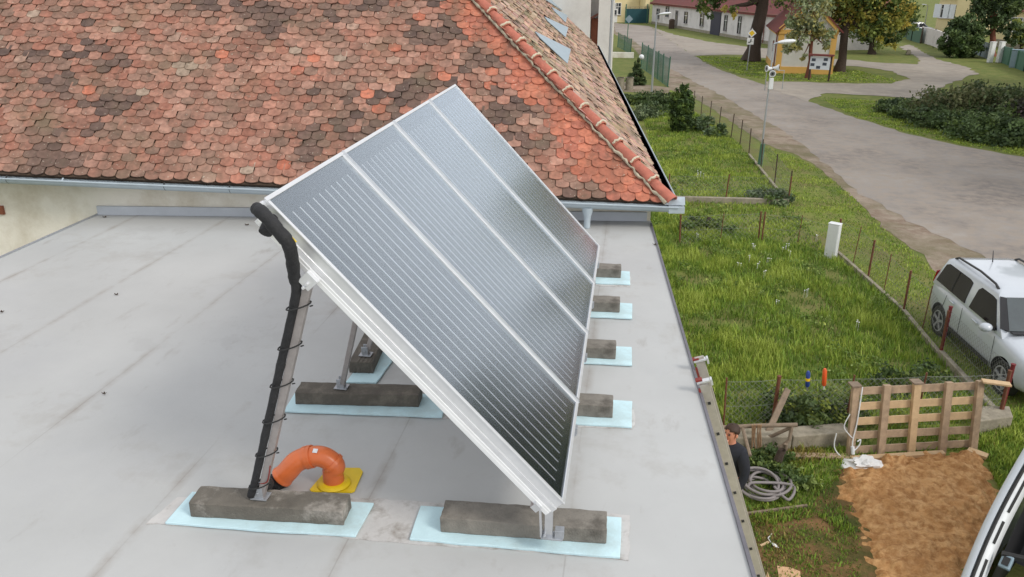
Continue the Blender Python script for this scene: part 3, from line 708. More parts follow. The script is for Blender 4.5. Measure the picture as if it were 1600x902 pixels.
# pads, concrete blocks and the stands
def quadpts(px, z): return [at(x, y, z) for x, y in px]
def block_xf(p, ang): return Matrix.Translation(p) @ Matrix.Rotation(ang, 4, 'Z')
PT, BH = .022, .105
def pad(c0_, c1_, w0, w1, lab, zz=.004):
    """foam sheet: front edge c0->c1, going back"""
    pass
def block(name_lab, fl, fr, depth, matn='concrete', L=None, h=BH, side=1):
    """front-bottom edge from pixel fl to fr at pad height"""
    a = at(*fl, PT) if not isinstance(fl, Vector) else fl; b = at(*fr, PT) if not isinstance(fr, Vector) else fr
    d = (b-a); d.z = 0; ln = d.length; d.normalize(); n = Vector((-d.y, d.x, 0))
    r = random.Random(hash(name_lab) % 999); m = MB()
    P = [a, b, b+n*depth, a+n*depth]
    # slightly uneven cast block: subdivided top with chipped edges
    nx_, ny_ = 18, 5; vs = []
    for k, z in ((0, PT+.001), (1, PT+h)):
        for i in range(nx_+1):
            for j in range(ny_+1):
                p = a + d*(ln*i/nx_) + n*(depth*j/ny_)
                e = (i in (0, nx_)) or (j in (0, ny_))
                vs.append(Vector((p.x, p.y, z - (r.uniform(.0, .007) if e and k else r.uniform(0, .003))*(k)))+ (Vector((r.uniform(-.003, .003), r.uniform(-.003, .003), 0)) if e else Vector()))
    o = (nx_+1)*(ny_+1); ix = lambda i, j, k: k*o+i*(ny_+1)+j; fs = []
    for i in range(nx_):
        for j in range(ny_): fs.append((ix(i, j, 1), ix(i+1, j, 1), ix(i+1, j+1, 1), ix(i, j+1, 1))); fs.append((ix(i, j+1, 0), ix(i+1, j+1, 0), ix(i+1, j, 0), ix(i, j, 0)))
    for i in range(nx_): fs.append((ix(i, 0, 0), ix(i+1, 0, 0), ix(i+1, 0, 1), ix(i, 0, 1))); fs.append((ix(i+1, ny_, 0), ix(i, ny_, 0), ix(i, ny_, 1), ix(i+1, ny_, 1)))
    for j in range(ny_): fs.append((ix(0, j+1, 0), ix(0, j, 0), ix(0, j, 1), ix(0, j+1, 1))); fs.append((ix(nx_, j, 0), ix(nx_, j+1, 0), ix(nx_, j+1, 1), ix(nx_, j, 1)))
    m.add(vs, fs); ob = m.build('concrete_block', matn, origin=(a+b)/2, bevel=.006)
    tag(ob, name_lab, 'concrete block', 'concrete ballast blocks under the collectors'); return a, b, d, n
def foam(lab, pts, z0=.006):
    m = MB(); P = [Vector((p.x, p.y, PT)) for p in rough_poly([Vector((p.x, p.y, 0)) for p in pts], .12, .004, len(lab))]; m.poly(P, PT-z0, n=(0, 0, 1))
    c = sum(P, Vector())/len(P); ob = m.build('foam_pad', 'foam', origin=(c.x, c.y, 0), bevel=.003)
    return tag(ob, lab, 'foam pad', 'blue foam pads under the blocks')
def patch(lab, pts, seed):
    q = rough_poly([Vector((p.x, p.y, 0)) for p in pts], .05, .008, seed); m = MB()
    m.poly([Vector((p.x, p.y, .0055)) for p in q], .005, n=(0, 0, 1)); c = sum(q, Vector())/len(q)
    return tag(m.build('membrane_patch', 'patch', origin=(c.x, c.y, 0)), lab, 'membrane patch')
patch('long grimy white strip of membrane under both front foam pads', quadpts([(229, 819), (420, 830), (640, 850), (800, 860), (982, 877), (984, 806), (800, 792), (640, 784), (555, 778), (276, 778)], 0), 1)
patch('pale membrane scrap with a torn edge behind the second rear block, under the collectors', quadpts([(600, 650), (700, 655), (765, 664), (800, 640), (700, 612), (640, 615)], 0), 2)
foam('blue foam pad under the front left block, by the orange pipe', quadpts([(258, 816), (400, 828), (556, 837), (584, 786), (300, 768)], PT))
foam('blue foam pad under the front right block at the foot of the collectors', quadpts([(640, 841), (800, 856), (968, 870), (971, 808), (815, 798), (658, 790)], PT))
foam('blue foam pad under the dark second rear block', quadpts([(443, 642), (690, 651), (698, 618), (470, 600)], PT))
foam('blue foam pad under the dark lengthwise block behind the collectors', quadpts([(540, 597), (588, 598), (650, 512), (606, 510)], PT))
RP = [('blue foam pad under the right hand block nearest the camera after the corner one', (905, 664), (988, 667), (988, 627), (905, 622)), ('blue foam pad under the middle block on the right', (915, 569), (988, 570), (987, 542), (915, 540)),
      ('blue foam pad under the fourth block on the right', (922, 496), (988, 497), (988, 474), (922, 470)), ('blue foam pad under the farthest block on the right', (930, 444), (985, 444), (984, 424), (930, 421))]
for lb, a, b, c, d in RP:
    A, B, C_, D = quadpts([a, b, c, d], PT); A.x -= .75; D.x -= .75; foam(lb, [A, B, C_, D])
m_scr = 0
for (lb, px) in (('torn membrane edge under the pad of the second right hand block', [(903, 668), (988, 671), (992, 664), (990, 640), (960, 640), (903, 640)]), ('torn membrane edge under the farthest right hand pad', [(930, 447), (984, 449), (987, 440), (985, 430), (930, 430)])):
    m_scr += 1; patch(lb, quadpts(px, 0), 20+m_scr)
bA = block('grey concrete block with a pale cement crust, front left, carrying the nearest strut', (297, 808), (537, 822), .175, 'crust')
bB = block('grey half damp concrete block at the front right foot of the collectors', (688, 832), (947, 851), .175)
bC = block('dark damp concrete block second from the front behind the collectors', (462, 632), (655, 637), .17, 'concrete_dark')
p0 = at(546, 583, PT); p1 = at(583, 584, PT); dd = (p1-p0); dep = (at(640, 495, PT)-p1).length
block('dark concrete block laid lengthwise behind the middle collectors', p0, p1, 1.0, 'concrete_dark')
for lb, fr in (('stubby end of the second concrete block on the right edge of the collectors', (957, 654)), ('third concrete block on the right, two dark holes in its face', (962, 562)), ('fourth concrete block on the right of the collectors', (968, 489)), ('farthest concrete block on the right of the collectors', (970, 435))):
    b = at(*fr, PT); block(lb, b - Vector((.95, .03, 0)), b, .175)

# rear struts and front brackets
def strut(lab, foot, top, w=.042, loc=None):
    t = thing('rear_strut', lab, 'strut', foot, 'steel struts holding up the collectors')
    m = MB(); m.beam(foot, top, w, w, up=(0, 1, 0)); m.build('square_tube', 'strut', t, bevel=.003)
    m = MB(); d = (top-foot).normalized()
    m.box(foot+Vector((0, 0, .008)), (.10, .08, .01)); m.box(foot+Vector((0, -.028, .045)), (.055, .006, .08)); m.box(foot+Vector((0, .028, .045)), (.055, .006, .08)); m.cyl(foot+Vector((0, -.04, .05)), foot+Vector((0, .04, .05)), .007, n=8)
    m.build('foot_bracket', 'galv', t, bevel=.002)
    m = MB(); q = top - Vector((0, 0, 0))
    m.box(q+Vector((0, 0, .0)), (.075, .055, .075), Matrix.Rotation(BETA, 3, 'Y')); m.cyl(q+Vector((.0, -.045, -.01)), q+Vector((.0, .045, -.01)), .009, n=8); m.cyl(q+Vector((-.02, -.045, -.03)), q+Vector((-.02, .045, -.03)), .009, n=8)
    m.build('top_clamp', 'alu_paint', t, bevel=.002); return t
zt = PT+BH
f1 = at(408, 777, zt); t1 = CP(-.03, 1.80, -.125)
strut('nearest steel strut with black insulated pipe strapped to it', f1, t1)
f2 = at(534, 606, zt); t2 = CP(CW, 1.80, -.125); strut('second steel strut on the dark block behind the nearest collector', f2, t2, .036)
f3 = at(572, 555, zt); t3 = CP(2*CW, 1.80, -.125); strut('third steel strut at the near end of the lengthwise block', f3, t3, .036)
f4 = at(594, 523, zt); t4 = CP(3*CW, 1.8, -.125); strut('fourth steel strut towards the far end of the lengthwise block', f4, t4, .036)
FB = ['front bracket under the nearest collector corner', 'front bracket at the joint of the nearest and second collectors', 'front bracket at the joint of the second and third collectors', 'front bracket at the joint of the third and farthest collectors', 'front bracket under the far corner of the collector row']
for i in range(5):
    q = CP(i*CW - (.0 if i else -.03), .05, -.10); base = Vector((q.x+.02, q.y, zt-.002))
    t = thing('front_bracket', FB[i], 'bracket', base, 'front brackets of the collectors')
    m = MB(); m.beam(base+Vector((.0, 0, 0)), q+Vector((.02, 0, -.01)), .045, .030, up=(0, 1, 0)); m.beam(base+Vector((-.04, 0, 0)), q+Vector((-.03, 0, -.0)), .014, .03, up=(0, 1, 0)); m.build('upright', 'alu', t, bevel=.002)
    m = MB(); m.box(base+Vector((.02, 0, .008)), (.12, .07, .01)); m.box(base+Vector((.06, -.0, .035)), (.05, .05, .05)); m.cyl(base+Vector((-.02, -.05, .03)), base+Vector((-.02, .05, .03)), .009, n=8); m.build('foot_plate', 'galv', t, bevel=.002)
for v, lb in ((.10, 'lower silver rail carrying the collectors'), (1.80, 'upper silver rail carrying the collectors at the strut tops')):
    m = MB(); m.beam(CP(-.045, v, -.118), CP(4*CW+.02, v, -.118), .045, .04, up=(st_, 0, ct)); tag(m.build('support_rail', 'alu', origin=CP(0, v, -.1)), lb, 'rail', 'rails under the collectors')
# side angle along the nearest collector's lower edge
m = MB(); m.beam(CP(-.006, .02, -.108), CP(-.006, CL-.05, -.108), .030, .026, up=(st_, 0, ct)); m.beam(CP(-.016, .02, -.095), CP(-.016, CL-.05, -.095), .006, .03, up=(st_, 0, ct))
tag(m.build('edge_rail', pmat('white_rail', (.80, .81, .82), .35, .2, .04, 8), origin=CP(0, 0, -.1), bevel=.003), 'bright silver rail under the side of the nearest collector', 'rail')

# black insulated pipes from the collector's upper corner down the strut to the orange pipe
def smooth_path(pts, n=10):
    P = [Vector(p) for p in pts]; out = []
    for i in range(len(P)-1):
        p0_, p1_, p2_, p3_ = P[max(i-1, 0)], P[i], P[i+1], P[min(i+2, len(P)-1)]
        for k in range(n):
            t = k/n; out.append(.5*((2*p1_)+(-p0_+p2_)*t+(2*p0_-5*p1_+4*p2_-p3_)*t*t+(-p0_+3*p1_-3*p2_+p3_)*t**3))
    out.append(P[-1]); return out
def wobbly(path, r, amp, seed, n=12, matn='black_foam', name='sleeve', parent=None):
    rj = random.Random(seed); m = MB()
    m.tube(path, [r*(1-.32*min(1, max(0, (i/len(path)-.35)*4)))*(1+rj.uniform(-amp, amp)) for i, _ in enumerate(path)], n); return m.build(name, matn, parent, smooth=60)
hose = thing('insulated_pipe', 'black insulated pipe running from the top corner of the collectors down the nearest strut', 'pipe', f1+Vector((-.06, 0, 0)))
ax = (f1-t1).normalized(); side = Vector((-.047, -.02, 0))
top0 = CP(-.035, CL-.05, -.05)
pth = smooth_path([aty(401, 326, top0.y-.05), aty(412, 335, top0.y-.10), aty(432, 358, top0.y-.12), aty(452, 385, top0.y-.11), t1+side*1.05+Vector((-.02, 0, .02)), t1+side+ax*.10, t1.lerp(f1, .35)+side*1.02, t1.lerp(f1, .65)+side*1.05, t1.lerp(f1, .90)+side*1.1, f1+side*1.1+Vector((0, 0, .02))], 9)
wobbly(pth, .034, .07, 4, parent=hose)
m = MB(); m.tube(smooth_path([CP(.03, CL-.10, -.06), CP(-.03, CL-.11, -.065), CP(-.075, CL-.13, -.09)], 6), .034, 12); m.build('pipe_stub', 'black_foam', hose, smooth=60)
for k in range(6):
    p = t1.lerp(f1, .10+k*.165) + side*.5
    m = MB(); an = [2*math.pi*j/14 for j in range(14)]; u = Vector((1, 0, 0)); v_ = Vector((0, 1, -.0))
    m.tube([p + u*(math.cos(a)*.066) + v_*(math.sin(a)*.05) + Vector((0, 0, .02*math.cos(a))) for a in an], .0045, 5, closed=True); m.tube([p+u*.06, p+u*.078+Vector((0, -.006, .008))], .004, 5); m.build('cable_tie', 'rubber', hose)
m = MB(); rw = smooth_path([t1.lerp(f1, .82)+Vector((.02, -.024, 0)), t1.lerp(f1, .9)+Vector((.024, -.026, 0)), f1+Vector((.02, -.03, .12))], 5); m.tube(rw, .004, 5); m.build('red_wire', 'red_paint', hose)
ytag = MB(); yp = CP(-.085, CL-.235, -.02); ytag.box(yp, (.06, .012, .05), Matrix.Rotation(BETA, 3, 'Y')); ytag.cyl(yp+Vector((0, -.012, 0)), yp+Vector((0, .01, 0)), .012, n=8)
tag(ytag.build('yellow_valve_tag', 'yellow', origin=yp), 'small yellow valve tag by the upper pipe connection of the nearest collector', 'tag')
m = MB(); m.cyl(CP(-.05, CL-.02, -.04), CP(.03, CL-.02, -.04), .022, n=12); m.box(CP(-.03, CL-.03, -.045), (.05, .05, .05), Matrix.Rotation(BETA, 3, 'Y'))
tag(m.build('pipe_union', 'alu_paint', origin=CP(0, CL, 0), bevel=.003), 'silver pipe union at the top corner of the nearest collector', 'fitting')

# orange roof pipe
pc = at(522, 754, .02)
op = thing('orange_roof_pipe', 'bent orange plastic pipe rising through a yellow flange behind the front left block', 'pipe', (pc.x, pc.y, 0))
FQ = quadpts([(482, 767), (513, 731), (562, 731), (567, 737), (553, 769)], .012)
m = MB(); q = []
for i in range(len(FQ)):
    a, b, c = FQ[i-1], FQ[i], FQ[(i+1) % len(FQ)]
    for t in (.12, .06): q.append(b.lerp(a, t))
    for t in (.06, .12): q.append(b.lerp(c, t))
m.poly(q, .009, n=(0, 0, 1)); fl = m.build('flange', 'yellow', op, smooth=30)
m = MB(); m.tube([pc, pc+Vector((0, 0, .012)), pc+Vector((0, 0, .018))], [.105, .092, .075], 28); m.build('collar', 'yellow', fl, smooth=50)
R0 = .066; Y0 = pc.y
P = [pc+Vector((0, 0, .01)), pc+Vector((0, 0, .09)), aty(523, 728, Y0-.0), aty(511, 717, Y0-.0), aty(497, 713, Y0-.005), aty(480, 715, Y0-.01), aty(463, 722, Y0-.03), aty(449, 737, Y0-.05), aty(440, 746, Y0-.06)]
sp_ = smooth_path(P, 6)
k1 = int(len(sp_)*.62)
m = MB(); m.tube(sp_[:k1+1], R0, 22); e1_ = m.build('elbow', 'orange', op, smooth=50)
m = MB(); m.tube(sp_[k1-1:], [R0*1.13]*3+[R0*1.04]*(len(sp_)-k1-5)+[R0*1.12]*3, 22); e2_ = m.build('elbow', 'orange', op, smooth=50)
for a_ in (k1-2, 14):
    d_ = (sp_[a_+1]-sp_[a_]).normalized(); m = MB(); m.tube([sp_[a_]-d_*.012, sp_[a_]+d_*.012], R0*1.12, 22); m.build('socket_ring', 'orange', op, smooth=40)
m = MB(); lp = sp_[int(len(sp_)*.5)]; m.box(lp+Vector((0, -.035, .062)), (.03, .028, .003), Matrix.Rotation(rad(30), 3, 'X')); m.build('sticker', 'white_plastic', e1_)
m = MB(); e = sp_[-1]; bpth = smooth_path([e+(e-sp_[-2]).normalized()*-.03, e+(e-sp_[-2]).normalized()*.04, aty(428, 752, Y0-.08), aty(417, 757, Y0-.1), f1+Vector((-.01, .09, .03)), f1+Vector((-.06, .03, .03))], 5)
rj = random.Random(9); m.tube(bpth, [(.064-.03*i/len(bpth))*(1+rj.uniform(-.08, .08)) for i in range(len(bpth))], 14); m.build('insulation_sleeve', 'black_foam', op, smooth=60)

# leaf litter on the roof
LL = ['curled dry leaf on the open roof left of the strut', 'dark bit of leaf in the left middle of the grey roof', 'dry leaf at the left picture edge on the grey roof', 'leaf fragment near the flashing at the back left of the roof', 'dark leaf at the right roof edge near the gutter corner', 'tiny leaf near the back of the roof left of the pipe']
for i, (x, y) in enumerate([(163, 616), (182, 461), (3, 488), (164, 340), (1024, 383), (386, 352)]):
    c = at(x, y, .004); m = MB(); r = random.Random(i); a0 = r.uniform(0, 3); s_ = .022*dist(c)/6; 
    pts = [c+Vector((math.cos(a0+a)*s_*(1 if j % 2 else .55), math.sin(a0+a)*s_*.5*(1 if j % 2 else .6), .004+.012*(j % 2))) for j, a in enumerate([i_*math.pi/4 for i_ in range(8)])]
    m.add([p+Vector((0, 0, .003)) for p in pts]+[p for p in pts], [tuple(range(8)), tuple(range(15, 7, -1))]+[(j, j+8, (j+1) % 8+8, (j+1) % 8) for j in range(8)])
    tag(m.build('dry_leaf', 'leaf_brown', origin=c), LL[i], 'leaf', 'dry leaves on the roof')

# =================================================================== LADDER
A = Vector((.9683, 2.0407, -.0717)); u = Vector((.3237, -.0149, -.9460)).normalized()
ld = thing('ladder', 'long aluminium extension ladder leaning on the right edge of the flat roof', 'ladder', A+u*4.1)
wy = Vector((0, 1, 0)); wy = (wy-u*wy.dot(u)).normalized(); fx_ = u.cross(wy).normalized()
for dy in (0.02, .40):
    o_ = wy*dy
    m = MB(); m.beam(A-u*(.16 if dy < .1 else .22)+o_, A+u*4.2+o_, .075, .026, up=wy); r_ = m.build('rail', 'ladder', ld, bevel=.003)
    o2 = o_ - fx_*.045 if fx_.x > 0 else o_+fx_*.045
    m = MB(); m.beam(A-u*.13+o2-wy*.002, A+u*4.0+o2-wy*.002, .016, .03, up=wy); m.build('guide_strip', 'red_paint', r_)
    m = MB(); q = A-u*.19+o_; m.box(q-wy*.0, (.10, .05, .018), Matrix((fx_, wy, u)).transposed()); m.box(q+fx_*(.06 if fx_.x > 0 else -.06)+u*.015, (.016, .05, .055), Matrix((fx_, wy, u)).transposed()); m.build('top_cap', 'alu_paint', ld, bevel=.003)
    m = MB(); q = A-u*.21+o_-(fx_ if fx_.x > 0 else -fx_)*.03; m.box(q, (.05, .045, .014), Matrix((fx_, wy, u)).transposed()); m.build('red_cap', 'red_paint', ld)
for i in range(-0, 15):
    m = MB(); p = A+u*(.28*i)
    m.beam(p+wy*.0075-wy*.004, p+wy*.41, .034, .034, up=u); rg = m.build('rung', 'ladder', ld)
    m = MB(); m.beam(p-wy*.0005, p+wy*.0037, .023, .023, up=u); m.build('hollow_end', 'hole', rg)

# =================================================================== VEGETATION HELPERS
def leaf_cloud(lobes, n, size, cols, seed, flat=.0, clump=40, spread=.16, shell=.55, stretch=1.6):
    """many small leaf-shaped faces in clumps through the crown's volume"""
    r = np.random.default_rng(seed); vol = np.array([max(l[1])*min(l[1])*sorted(l[1])[1] for l in lobes]); pr = vol**.75; pr /= pr.sum()
    nc = max(1, n//clump); li = r.choice(len(lobes), nc, p=pr)
    d = r.normal(size=(nc, 3)); d /= np.linalg.norm(d, axis=1)[:, None]
    rad_ = (shell + (1-shell)*r.random(nc)**.6)[:, None]
    C0 = np.array([l[0] for l in lobes])[li]; R0 = np.array([l[1] for l in lobes])[li]
    cc = C0 + d*R0*rad_*(1+r.normal(0, .08, (nc, 1)))
    cs = np.array(cols)[r.integers(0, len(cols), nc)]*r.uniform(.75, 1.25, (nc, 1))
    k = clump; P = np.repeat(cc, k, 0) + r.normal(size=(nc*k, 3))*np.repeat(R0, k, 0)*spread
    col = np.repeat(cs, k, 0)*r.uniform(.8, 1.2, (nc*k, 1))*2.05; N = len(P)
    a = r.normal(size=(N, 3)); a[:, 2] *= (1-flat); a /= np.linalg.norm(a, axis=1)[:, None]
    b = np.cross(a, r.normal(size=(N, 3))); b /= np.linalg.norm(b, axis=1)[:, None]
    s = size*r.uniform(.6, 1.35, (N, 1))
    V = np.stack([P - a*s*.5*stretch, P + b*s*.42, P + a*s*.5*stretch, P - b*s*.42], 1).reshape(-1, 3)
    F = np.arange(N*4, dtype=np.int32).reshape(-1, 4)
    return V, F, np.repeat(col, 4, 0)
def foliage(name, parent, lobes, n, size, cols, seed, **k):
    V, F, Cc = leaf_cloud([(tuple(c), tuple(rr)) for c, rr in lobes], n, size, cols, seed, **k)
    return colmesh(name, V, F, Cc, 'leaf', parent)
def branchy(parent, base, top, r0, r1, lobes, mat, seed, name='trunk'):
    r = random.Random(seed); m = MB(); base = Vector(base); top = Vector(top); pts = []
    for i in range(9):
        t = i/8; p = base.lerp(top, t); p += Vector((r.gauss(0, .03), r.gauss(0, .03), 0))*(r0*4) if 0 < i < 8 else Vector(); pts.append(p)
    m.tube(pts, [r0*1.5] + [r0+(r1-r0)*i/8 for i in range(1, 9)], 10); tr = m.build(name, mat, parent, smooth=60)
    for c, rr in lobes:
        c = Vector(c); s = base.lerp(top, r.uniform(.5, .95)); m = MB(); mid = s.lerp(c, .5)+Vector((0, 0, -.06*(c-s).length))
        m.tube([s, mid, c], [r1*.8, r1*.5, r1*.15], 7); m.build('limb', mat, parent, smooth=60)
    return tr
def lobes_px(lst, Y):
    """crown lobes from where they stand: (px, py, radius px, depth offset m)"""
    out = []
    for (x, y, rp, dy) in lst:
        c = aty(x, y, Y+dy); k = m_per_px(c); rr = rp*k; out.append((c, (rr, rr*1.0, rr*.85)))
    return out
GREEN = [lin(62, 78, 40), lin(74, 88, 44), lin(54, 68, 38), lin(86, 98, 50)]
DARK = [lin(54, 68, 40), lin(62, 76, 46), lin(47, 60, 38), lin(70, 82, 48)]
AUT = [lin(128, 122, 56), lin(118, 118, 58), lin(104, 110, 56), lin(140, 128, 62), lin(90, 100, 52)]
GREYG = [lin(80, 92, 68), lin(66, 80, 58), lin(94, 104, 76)]

# =================================================================== BUILDINGS BEYOND
def frame_xf(A_, B_):
    """local frame of a facade: x along A->B, y away from us, z up"""
    d = v2(B_-A_); L_ = d.length; d.normalize(); n = Vector((-d.y, d.x, 0))
    if n.dot(v2(A_-CAM)) < 0: n = -n
    M_ = Matrix((( d.x, n.x, 0, A_.x), (d.y, n.y, 0, A_.y), (0, 0, 1, A_.z), (0, 0, 0, 1))); return M_, L_
def on_facade(Mx, x, y):
    p0_ = Mx.translation; n = Mx.to_3x3() @ Vector((0, 1, 0)); q = Mx.inverted() @ onplane(x, y, p0_, n); return q
def fbox(Mx, parent, name, mat, x0, x1, y0, y1, z0, z1, bevel=0.0):
    m = MB(); m.xf = Mx; m.box(((x0+x1)/2, (y0+y1)/2, (z0+z1)/2), (x1-x0, y1-y0, z1-z0)); return m.build(name, mat, parent, bevel=bevel)
def window(Mx, parent, xc, zc, w_, h_, shutters=False, frame='window_frame', bars=True):
    x0, x1, z0, z1 = xc-w_/2, xc+w_/2, zc-h_/2, zc+h_/2; t = .07
    m = MB(); m.xf = Mx
    for (a, b, c, d) in ((x0-t, x1+t, z1, z1+t), (x0-t, x1+t, z0-t, z0), (x0-t, x0, z0, z1), (x1, x1+t, z0, z1)): m.box(((a+b)/2, -.03, (c+d)/2), (b-a, .12, d-c))
    fr = m.build('window', frame, parent); m = MB(); m.xf = Mx
    m.box((xc, -.006, zc), (w_, .02, h_)); m.build('pane', 'pane', fr)
    m = MB(); m.xf = Mx
    if bars: m.box((xc, -.03, zc), (.07, .03, h_)); m.box((xc, -.032, zc+h_*.18), (w_, .03, .06)); m.build('casement', 'white', fr)
    m = MB(); m.xf = Mx; m.box((xc, -.07, z0-t-.03), (w_+.3, .2, .05)); m.build('sill', 'lilac_plaster', fr); return fr
def gable_roof(Mx, parent, x0, x1, y0, y1, z, h, over=.4, mat='red_roof', hip=0.0, th=.12):
    ym = (y0+y1)/2; x0 -= over*.5; x1 += over*.5; y0 -= over; y1 += over; z -= over*h/((y1-y0)/2)
    m = MB(); m.xf = Mx
    vs = [(x0, y0, z), (x1, y0, z), (x1, y1, z), (x0, y1, z), (x0+hip, ym, z+h), (x1-hip, ym, z+h)]
    vs += [(x, y, zz-th) for x, y, zz in vs[:4]]
    m.add(vs, [(0, 1, 5, 4), (2, 3, 4, 5), (1, 2, 5), (3, 0, 4), (0, 6, 7, 1), (1, 7, 8, 2), (2, 8, 9, 3), (3, 9, 6, 0), (6, 9, 8, 7)]); return m.build('roof', mat, parent)

# long white cottage row across the road
a_, b_ = G(1018, 37), G(1194, 68.5); Mx, L = frame_xf(a_, b_)
hr = thing('cottage_row', 'long low white cottage row with dark red roof and dark blue gate across the road', 'house', a_)
fbox(Mx, hr, 'wall', 'lilac_plaster', 0, L+9, 0, 8, -.2, 3.3); fbox(Mx, hr, 'plinth', 'old_concrete', -.03, L+9.03, -.05, 0, -.2, .35)
gable_roof(Mx, hr, 0, L+9, 0, 8, 3.35, 3.6)
for (x, y, w_, h_) in ((1028.5, 22, 1.5, 1.6), (1043, 18.5, 1.6, 1.6), (1072, 29, 1.5, 1.7), (1097, 33, 1.5, 1.8), (1134, 38, 1.0, 2.1), (1155.5, 42, 1.0, 2.2), (1181, 38, .9, 2.0)):
    q = on_facade(Mx, x, y); window(Mx, hr, q.x, max(q.z, 1.6), w_*.8, h_*.85)
q = on_facade(Mx, 1057, 30); d_ = fbox(Mx, hr, 'door', 'window_frame', q.x-.55, q.x+.55, -.05, .0, .0, 2.4); fbox(Mx, d_, 'door_glass', 'pane', q.x-.3, q.x+.3, -.06, -.045, 1.2, 2.2)
q = on_facade(Mx, 1118, 44); g_ = fbox(Mx, hr, 'gate', 'navy', q.x-1.55, q.x+1.55, -.10, .0, .0, 2.75); fbox(Mx, g_, 'lintel', 'window_frame', q.x-1.8, q.x+1.8, -.14, .0, 2.78, 3.0)
m = MB(); m.xf = Mx; m.tube([(-.2, -.35, 3.15), (L+9.2, -.35, 3.15)], .08, 6); m.build('gutter', 'brown_roof', hr)
q = on_facade(Mx, 1197, 30); m = MB(); m.xf = Mx; m.tube([(q.x, -.12, .1), (q.x, -.12, 3.2)], .06, 6); m.build('downpipe', 'brown_roof', hr)
# gable annex peeping out between the cottage and the chapel
a_, b_ = G(1199, 66), G(1222, 68); Mx, L = frame_xf(a_, b_)
an = thing('gable_annex', 'small white gabled annex with a red roof behind the yellow chapel', 'house', a_); fbox(Mx, an, 'wall', 'plaster', 0, L+4, 0, 6, -.2, 3.9); gable_roof(Mx, an, 0, L+4, 0, 6, 3.9, 2.4)
# dark bin by the cottage
m = MB(); c = G(1049, 45); m.box(c+Vector((0, 0, .55)), (.8, .8, 1.1), taper=.95); m.sphere(c+Vector((0, 0, 1.1)), (.42, .42, .25)); tag(m.build('rubbish_bin', 'brown_post', origin=c, bevel=.05), 'dark rubbish bin against the white cottage wall', 'bin')
# cream house with teal gate
a_, b_ = G(953, 37), G(1016, 36.5); Mx, L = frame_xf(a_, b_)
ch = thing('cream_house', 'pale cream house behind a teal yard gate at the end of the road', 'house', a_)
fbox(Mx, ch, 'wall', 'yellow_plaster', -5, L-1.0, 3.0, 10, -.2, 5.4); gable_roof(Mx, ch, -5, L-1, 3.0, 10, 5.4, 3.0, mat='brown_roof')
fbox(Mx, ch, 'wall', 'yellow_plaster', L-.95, L-.2, .1, 6, -.2, 5.2)
M3 = Mx @ Matrix.Translation((0, 2.97, 0))
for (x, y, w_, h_) in ((966, 16, .9, 1.7), (974, 15, .9, 1.7)):
    q = on_facade(Mx, x, y); window(M3, ch, q.x, max(1.8, q.z), w_, h_, frame='white')
q = on_facade(Mx, 969, 28); dr = fbox(M3, ch, 'door', 'white', q.x-.4, q.x+.4, -.08, .0, 0, 2.1); fbox(M3, dr, 'door_glass', 'pane', q.x-.25, q.x+.25, -.09, -.07, 1, 1.9)
gt = thing('yard_gate', 'teal sheet metal yard gate between the cream house and the cottage', 'gate', G(995, 37))
q0 = on_facade(Mx, 976, 37).x; q1_ = on_facade(Mx, 1013, 37).x
fbox(Mx, gt, 'panel', 'teal', q0, q1_, -.05, .03, .05, 2.2)
m = MB(); m.xf = Mx; m.box(((q0+q1_)/2, -.02, 2.45), (q1_-q0, .05, .05)); [m.box((q0+(q1_-q0)*k/5, -.02, 2.33), (.05, .05, .25)) for k in range(6)]; m.build('top_rail', 'grey_wood', gt)
for x_ in (q0+.1, q1_-.3): fbox(Mx, gt, 'gate_post', 'green_post', x_-.08, x_+.08, -.14, -.06, 0, 2.9)

# tall white building beyond the tiled roof
Y1 = E1 + sdv*(SIDE_L+1.2)
wbase = onplane(949, 95, Vector((0, Y1.y, 0)), Vector((0, 1, 0)))
wb = thing('white_gable_building', 'tall white plastered building rising behind the far end of the tiled roof', 'building', (wbase.x, wbase.y, ZG))
x_r = wbase.x; xa = aty(934.5, 40, Y1.y).x; xb = aty(922, 40, Y1.y).x
def wbx(name, mat, x0, x1, y0, y1, z0, z1):
    m = MB(); m.box(((x0+x1)/2, (y0+y1)/2, (z0+z1)/2), (x1-x0, y1-y0, z1-z0)); return m.build(name, mat, wb)
wbx('wall', 'plaster', xa, x_r, Y1.y, Y1.y+9, ZG-.2, 5.5); wbx('wall', 'plaster', x_r-12, xb, Y1.y, Y1.y+9, ZG-.2, 5.5); wbx('wall', 'plaster', xb, xa, Y1.y+.8, Y1.y+9, ZG-.2, 5.5)
zt_ = aty(928, 30, Y1.y).z; wbx('brown_panel', 'brown_panel', xb+.02, xa-.02, Y1.y+.5, Y1.y+.78, zt_-3.2, zt_)
m = MB(); m.beam((xb, Y1.y+.45, zt_+.02), (xa, Y1.y+.45, zt_+.2), .3, .08); m.build('panel_cap', 'brown_roof', wb)
m = MB(); m.tube([(x_r+.09, Y1.y+.12, ZG), (x_r+.09, Y1.y+.12, 5.3)], .055, 8); m.build('downpipe', 'galv', wb)
m = MB(); m.add([(x_r-12.3, Y1.y-.3, 5.5), (x_r+.4, Y1.y-.3, 5.5), (x_r+.4, Y1.y+9.3, 5.5), (x_r-12.3, Y1.y+9.3, 5.5), (x_r-5.8, Y1.y-.3, 9), (x_r-5.8, Y1.y+9.3, 9)], [(0, 4, 5, 3), (1, 2, 5, 4), (0, 1, 4), (2, 3, 5), (3, 2, 1, 0)]); m.build('roof', 'brown_roof', wb)

